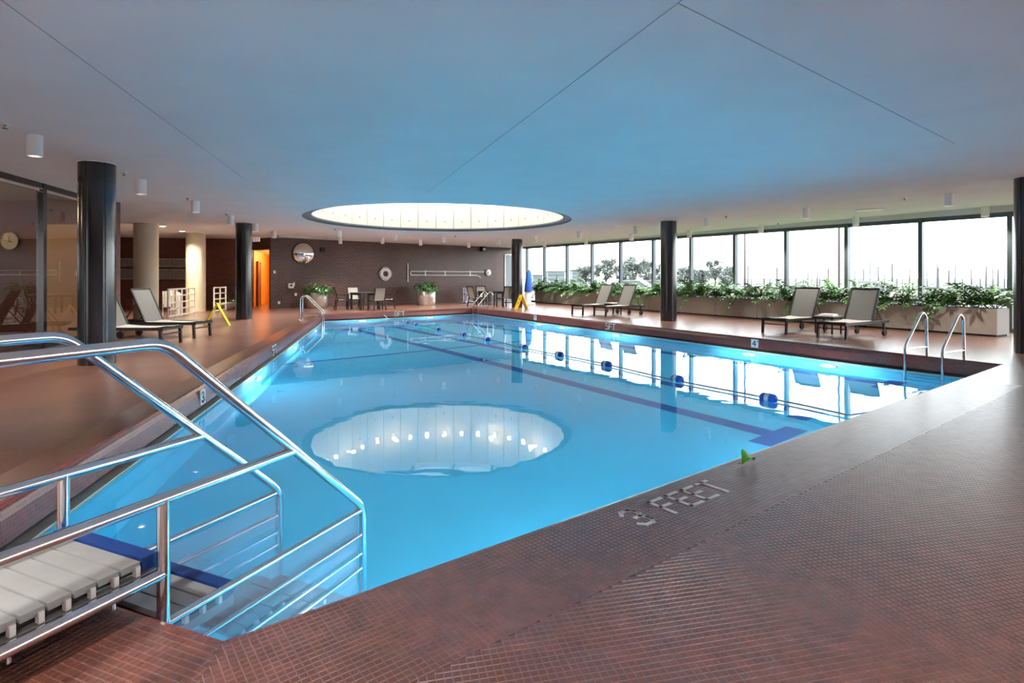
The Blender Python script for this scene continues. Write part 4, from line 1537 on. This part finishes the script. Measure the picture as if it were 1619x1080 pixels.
t = thing('exit_sign', 'lit ceiling sign reading EXIT above the corridor opening', 'exit sign', (ex.x, ex.y, CAM_H + (HY - 378.5) * ex.y / FOC), bearing(Vector((0.35, 1))))
MB().box((0, 0, 0), (0.36, 0.05, 0.20)).build('housing', M_EXIT, t)
lettering('letter', 'EXIT', (-0.135, -0.028, -0.06), (1, 0, 0), (0, 0, 1), 0.12, M_RED, t, th=0.006, wide=0.75, gap=1.2)
MB().tube([(0, 0, 0.10), (0, 0, H - t.location.z)], 0.012, 6).build('stem', M_WHITE, t)
# long ceiling track by the mirror
p0, p1 = P(440, 372.5, H), P(510, 375.5, H)
t = thing('ceiling_track', 'thin grey track on the ceiling before the convex mirror', 'track', (p0.x, p0.y, H), math.atan2((p1 - p0).y, (p1 - p0).x))
MB().box(((p1 - p0).length / 2, 0, -0.025), ((p1 - p0).length, 0.06, 0.05)).build('rail', M_BRUSH, t)
MB().box((0.0, 0, -0.03), (0.03, 0.08, 0.06)).build('end_cap', M_DARK, t)

# patterned cart, pool lift
cp = P(741, 479)
t = thing('cloth_cart', 'small cart draped with blue and white patterned cloth by the brick', 'cart', (cp.x, cp.y, 0), brz)
mb = MB()
for k in range(9):
    a0, a1 = k / 9, (k + 1) / 9
    fx = lambda s: -0.42 + 0.5 * s + 0.03 * math.sin(s * 17)
    fy = lambda s: -0.12 + 0.05 * math.sin(s * 23)
    mb.face([(fx(a0), fy(a0), 0.08), (fx(a1), fy(a1), 0.08), (fx(a1), fy(a1) + 0.06, 0.82), (fx(a0), fy(a0) + 0.06, 0.85)], smooth=True)
mb.build('draped_cloth', M_PAT, t)
MB().box((0, 0, 0.06), (0.62, 0.4, 0.04)).build('base_shelf', M_WHITE, t)
for sx in (-1, 1):
    MB().tube([(sx * 0.28, 0.1, 0.05), (sx * 0.28, 0.12, 0.8), (sx * 0.2, 0.0, 0.92)], 0.014, 6).build('frame_tube', M_BRUSH, t)
    MB().tube([(sx * 0.26, -0.02, 0.035), (sx * 0.26, 0.02, 0.035)], 0.035, 10).build('wheel', M_RUB, t)
lp = P(834.5, 482)
t = thing('pool_lift', 'white pool lift under a pointed blue cover by the windows', 'pool lift', (lp.x, lp.y, 0))
mb = MB()
rings = [(0.20, 0.66), (0.19, 0.9), (0.17, 1.3), (0.12, 1.62), (0.05, 1.77)]
rr = []
for r_, z_ in rings:
    rr.append([(0.06 * (z_ - .66) + r_ * math.cos(2 * PI * k / 14) * (1 + 0.08 * math.cos(3 * 2 * PI * k / 14)), r_ * 0.9 * math.sin(2 * PI * k / 14), z_) for k in range(14)])
mb.add([v for g in rr for v in g], [(i * 14 + k, i * 14 + (k + 1) % 14, (i + 1) * 14 + (k + 1) % 14, (i + 1) * 14 + k) for i in range(4) for k in range(14)], True)
mb.face(rr[-1])
mb.build('blue_cover', M_CLOTH, t)
MB().lathe([(0.17, 0.08), (0.16, 0.5), (0.12, 0.68)], 16).build('pedestal', M_WHITE, t)
MB().box((0, 0, 0.04), (0.6, 0.5, 0.08)).build('base', M_WHITE, t)

# ------------------------------------------------------------------ lobby things
def lattice(a, b, hgt, cols, rows, label):
    a, b = Vector(a), Vector(b)
    L = (b - a).length
    t = thing('lattice_rail', label, 'railing', (a.x, a.y, 0), math.atan2((b - a).y, (b - a).x))
    for k in range(cols + 1):
        MB().box((L * k / cols, 0, hgt / 2), (0.045, 0.045, hgt)).build('upright', M_CREAM if k % 2 else M_WHITE, t)
    for k in range(rows + 1):
        MB().box((L / 2, 0, 0.06 + (hgt - 0.085) * k / rows), (L, 0.04, 0.045)).build('crossbar', M_WHITE, t)
    return t


lattice((-11.55, 18.9), (-12.02, 21.3), 1.0, 4, 4, 'white lattice railing between the two cream columns')
lattice((-11.75, 22.2), (-12.0, 23.6), 1.0, 2, 4, 'short white lattice railing beyond the second cream column')
for i, (x, z, hh, lb) in enumerate((((-11.95, 19.5), 0.35, 0.55, 'white towel draped behind the lattice railing'), ((-12.1, 20.2), 0.30, 0.68, 'long pale towel hanging behind the lattice railing'))):
    t = thing('hanging_towel', lb, 'towel', (x[0], x[1], z), math.radians(100))
    MB().box((0, 0, hh / 2), (0.45 if i == 0 else 0.3, 0.03, hh)).build('front_fold', M_WHITE, t)
    MB().box((0, 0.03, hh * 0.6), (0.43 if i == 0 else 0.28, 0.025, hh * 0.8)).build('back_fold', M_WHITE, t)
    MB().tube([(-0.3, 0.015, -z), (-0.3, 0.015, hh), (0.3, 0.015, hh), (0.3, 0.015, -z)], 0.012, 6).build('rail', M_BRUSH, t)
bnp = (-12.55, 21.0)
t = thing('waste_bin', 'grey waste bin behind the lattice railing', 'bin', (bnp[0], bnp[1], 0))
MB().lathe([(0.17, 0), (0.2, 0.65), (0.2, 0.7)], 16).build('body', M_BRUSH, t)
MB().lathe([(0.2, 0.7), (0.15, 0.8), (0.05, 0.86), (0.001, 0.87)], 16).build('lid', M_WHITE, t)
for (za, zb, lb) in ((1.88, 2.22, 'upper long grey metal panel on the red brick'), (1.32, 1.74, 'lower long grey metal panel on the red brick')):
    d = (Vector((-12.1, 26.2)) - Vector((-19, 24.8))).normalized()
    t = thing('wall_panel', lb, 'wall panel', (-18.4, 24.92 - 0.06, za), math.atan2(d.y, d.x))
    MB().box((1.95, -0.03, (zb - za) / 2), (3.9, 0.05, zb - za)).build('board', M_STRIP, t)
    for z_ in (0.0, zb - za):
        MB().box((1.95, -0.045, z_), (3.94, 0.08, 0.035)).build('edge_trim', M_BRUSH, t)

# green leaf on the deck edge
gp = on_near((P(1183, 733, RIM) - N1).dot(near_d), (P(1183, 733, RIM) - N1).dot(near_o))
t = thing('fallen_leaf', 'curled bright green leaf on the pool edge tiles', 'leaf', gp + Vector((0, 0, 0.004)), 0.6)
mb = MB()
n = 8
for k in range(n):
    for s in (-1, 1):
        f = lambda q: 0.045 * math.sin(PI * min(1, max(0.02, q)))
        q0, q1 = k / n, (k + 1) / n
        zc = lambda q: 0.03 * math.sin(PI * q) + 0.004
        ze = lambda q: 0.05 * math.sin(PI * q) + (0.03 if s > 0 else -0.0) * math.sin(PI * q) + 0.002
        mb.face([(q0 * 0.13 - .065, 0, zc(q0)), (q1 * 0.13 - .065, 0, zc(q1)), (q1 * 0.13 - .065, s * f(q1), ze(q1)), (q0 * 0.13 - .065, s * f(q0), ze(q0))], smooth=True)
mb.build('blade', M_GLEAF, t)
MB().tube([(-0.065, 0, 0.006), (-0.1, 0.01, 0.012)], 0.003, 5).build('stalk', M_STEM, t)

# ------------------------------------------------------------------ outside
WN = Vector((0.848, 0.53))
gpoly = [W0 + WD * -40 + WN * 0.3, W0 + WD * -40 + WN * 75, W0 + WD * 140 + WN * 75, W0 + WD * 140 + WN * 0.3]
g = filled('ground_outside', [gpoly], -0.32, M_GRASS, kind='structure')
tag(g, 'pale grass strip outside the windows', 'ground', kind='structure')
rpoly = [W0 + WD * -40 + WN * 9, W0 + WD * -40 + WN * 26, W0 + WD * 140 + WN * 26, W0 + WD * 140 + WN * 9]
g = filled('road_outside', [rpoly], -0.30, M_ROAD, kind='structure')
tag(g, 'pale asphalt road beyond the window wall', 'road', kind='structure')
lpoly = [W0 + WD * -2500 + WN * 74, W0 + WD * -2500 + WN * 4000, W0 + WD * 3500 + WN * 4000, W0 + WD * 3500 + WN * 74]
g = filled('lake', [lpoly], -1.6, M_LAKE, kind='structure')
tag(g, 'hazy grey harbour water beyond the road', 'lake', kind='structure')


def far(x, dist, z):                                   # a point seen at picture column x, at depth dist
    return Vector(((x - CX) / FOC * dist, dist, z))


def car(p, rz, label):
    t = thing('parked_car', label, 'car', p, rz)
    body = [(-0.88, -2.2), (0.88, -2.2), (0.88, 2.2), (-0.88, 2.2)]
    mb = MB()
    ring = lambda w_, y0, y1, z: [(-w_, y0, z), (w_, y0, z), (w_, y1, z), (-w_, y1, z)]
    rs = [ring(0.84, -2.15, 2.15, 0.28), ring(0.90, -2.25, 2.22, 0.55), ring(0.88, -2.18, 2.2, 0.88), ring(0.84, -2.0, 2.1, 0.95)]
    mb.add([v for r_ in rs for v in r_], [(i * 4 + k, i * 4 + (k + 1) % 4, i * 4 + 4 + (k + 1) % 4, i * 4 + 4 + k) for i in range(3) for k in range(4)] + [(12, 13, 14, 15)])
    mb.build('body', M_CAR, t)
    mb = MB()
    rs = [ring(0.82, -1.15, 1.75, 0.95), ring(0.66, -0.45, 1.35, 1.44)]
    mb.add([v for r_ in rs for v in r_], [(k, (k + 1) % 4, 4 + (k + 1) % 4, 4 + k) for k in range(4)])
    mb.build('windows', M_CARG, t)
    MB().box((0, 0.45, 1.46), (1.30, 1.78, 0.05)).build('roof', M_CAR, t)
    for sx in (-1, 1):
        MB().bar((sx * 0.82, -1.15, 0.95), (sx * 0.66, -0.45, 1.44), 0.07, 0.05).build('pillar', M_CAR, t)
        for y in (-1.35, 1.35):
            MB().tube([(sx * 0.72, y, 0.32), (sx * 0.92, y, 0.32)], 0.32, 16).build('wheel', M_RUB, t)
        MB().box((sx * 0.62, -2.24, 0.68), (0.34, 0.05, 0.14)).build('headlamp', M_WHITE, t)
    MB().box((0, -2.25, 0.55), (0.7, 0.05, 0.12)).build('grille', M_RUB, t)


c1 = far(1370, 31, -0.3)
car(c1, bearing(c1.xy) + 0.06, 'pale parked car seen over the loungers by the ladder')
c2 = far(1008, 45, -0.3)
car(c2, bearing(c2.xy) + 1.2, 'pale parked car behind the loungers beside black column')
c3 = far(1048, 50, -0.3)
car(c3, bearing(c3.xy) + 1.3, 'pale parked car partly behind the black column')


def tree(p, hgt, spread, label, seed):
    r = random.Random(seed)
    t = thing('roadside_tree', label, 'tree', p)
    MB().tube([(0, 0, 0), (0.1, 0, hgt * 0.3), (0, 0.1, hgt * 0.7)], [0.16, 0.12, 0.05], 7).build('trunk', M_BARK, t)
    for k in range(4):
        a = r.uniform(0, 6.28)
        MB().tube([(0.05, 0, hgt * 0.3), (math.cos(a) * spread * 0.3, math.sin(a) * spread * 0.3, hgt * 0.55), (math.cos(a) * spread * 0.5, math.sin(a) * spread * 0.5, hgt * 0.75)], [0.07, 0.05, 0.02], 5).build('branch', M_BARK, t)
    mb = MB()
    cl = [(r.gauss(0, spread * 0.32), r.gauss(0, spread * 0.32), hgt * r.uniform(0.3, 1.0) ** 0.8, r.uniform(0.22, 0.6)) for _ in range(34)]
    for k in range(3600):
        c = cl[r.randrange(34)]
        v = Vector((r.gauss(0, 1), r.gauss(0, 1), r.gauss(0, 1))).normalized() * c[3] * r.random() ** 0.4
        q = Vector((c[0], c[1], c[2])) + v
        if q.z < 0.4:
            continue
        d = Vector((r.uniform(-1, 1), r.uniform(-1, 1), r.uniform(-.6, .6))).normalized()
        s = d.cross(Vector((r.uniform(-1, 1), r.uniform(-1, 1), 1))).normalized()
        L = r.uniform(.16, .34)
        mb.add([q, q + d * L * .5 + s * L * .3, q + d * L, q + d * L * .5 - s * L * .3], [(0, 1, 2, 3)])
    mb.build('crown', M_TREE, t)


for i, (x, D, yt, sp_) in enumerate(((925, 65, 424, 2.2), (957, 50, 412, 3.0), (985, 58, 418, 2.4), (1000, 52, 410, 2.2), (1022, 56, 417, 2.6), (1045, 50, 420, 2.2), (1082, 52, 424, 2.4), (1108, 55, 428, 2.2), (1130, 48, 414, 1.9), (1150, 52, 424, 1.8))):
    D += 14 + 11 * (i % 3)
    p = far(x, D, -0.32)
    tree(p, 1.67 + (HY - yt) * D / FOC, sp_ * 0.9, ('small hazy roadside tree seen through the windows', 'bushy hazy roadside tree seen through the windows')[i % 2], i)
    bpy.data.objects[-1] if False else None
for o in bpy.data.objects:
    if o.name.startswith('roadside_tree'):
        o['group'] = 'roadside trees outside'


def building(x0, x1, D, yt, label, rows, cols):
    a, b = far(x0, D, -1.2), far(x1, D, -1.2)
    wd = (b - a).length
    hgt = CAM_H + (HY - yt) * D / FOC + 1.2
    t = thing('far_building', label, 'building', (a + b) / 2)
    MB().box((0, 4, hgt / 2), (wd, 8, hgt)).build('wall', M_BLDG, t)
    MB().box((0, 4, hgt + 0.15), (wd + 0.5, 8.5, 0.3)).build('roof', M_MAST, t)
    for i in range(cols):
        for j in range(rows):
            MB().box((-wd / 2 + wd * (i + 0.5) / cols, -0.03, hgt * 0.25 + hgt * 0.7 * (j + 0.5) / rows), (wd / cols * 0.55, 0.1, hgt * 0.7 / rows * 0.5)).build('window', M_BWIN, t)


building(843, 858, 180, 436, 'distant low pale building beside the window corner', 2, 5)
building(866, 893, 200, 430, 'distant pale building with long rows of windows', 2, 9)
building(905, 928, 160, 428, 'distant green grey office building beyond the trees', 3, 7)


def sailboat(x, D, yt):
    p = far(x, D, -1.55)
    t = thing('sailboat', 'moored sailboat with bare mast in the far harbour', 'sailboat', p, R.uniform(-.6, .6), group='sailboats in the harbour')
    hgt = CAM_H + (HY - yt) * D / FOC + 1.0
    lean = R.uniform(-.015, .015) * hgt
    MB().tube([(0, 0, 0.6), (lean, 0, hgt)], [0.15, 0.10], 6).build('mast', M_MAST, t)
    MB().tube([(0, 0, 1.9), (0, 3.0, 1.8)], 0.07, 6).build('boom', M_MAST, t)
    rs = []
    for y, w_, z in ((-4.0, 0.05, 0.9), (-2.0, 0.9, 0.75), (0.5, 1.2, 0.7), (3.2, 0.9, 0.75)):
        rs.append([(-w_, y, z), (-w_ * 0.6, y, 0.0), (w_ * 0.6, y, 0.0), (w_, y, z)])
    mb = MB()
    mb.add([v for g_ in rs for v in g_], [(i * 4 + k, i * 4 + (k + 1) % 4, i * 4 + 4 + (k + 1) % 4, i * 4 + 4 + k) for i in range(3) for k in range(4)] + [(12, 13, 14, 15)])
    mb.build('hull', M_CAR, t)


mxs = [880, 1082, 1112, 1182, 1188, 1208, 1217, 1228, 1258, 1270, 1277, 1283, 1292, 1296, 1310, 1352, 1361, 1365, 1376, 1389, 1398, 1411, 1418, 1427, 1438, 1466, 1482, 1484, 1500, 1510, 1522, 1536, 1550, 1559, 1570, 1578, 1588]
for x in mxs:
    tall = R.random()
    sailboat(x, 85 + 14 * (mxs.index(x) * 3 % 7), 428 - 20 * tall * tall - (6 if x > 1340 else 0))
for x, D in ((1177.5, 34), (1326.5, 30)):
    p = far(x, D, -0.3)
    t = thing('lamp_post', 'tall thin brown lamp post outside the windows', 'lamp post', p, group='lamp posts outside')
    MB().tube([(0, 0, 0), (0, 0, 6.2), (0.1, 0, 6.6), (0.9, 0, 6.75)], [0.07, 0.055, 0.05, 0.04], 8).build('pole', M_POLE, t)
    MB().box((1.1, 0, 6.74), (0.5, 0.2, 0.1)).build('lamp_head', M_POLE, t)
    MB().lathe([(0.16, 0), (0.16, 0.06), (0.08, 0.1)], 10).build('base', M_POLE, t)
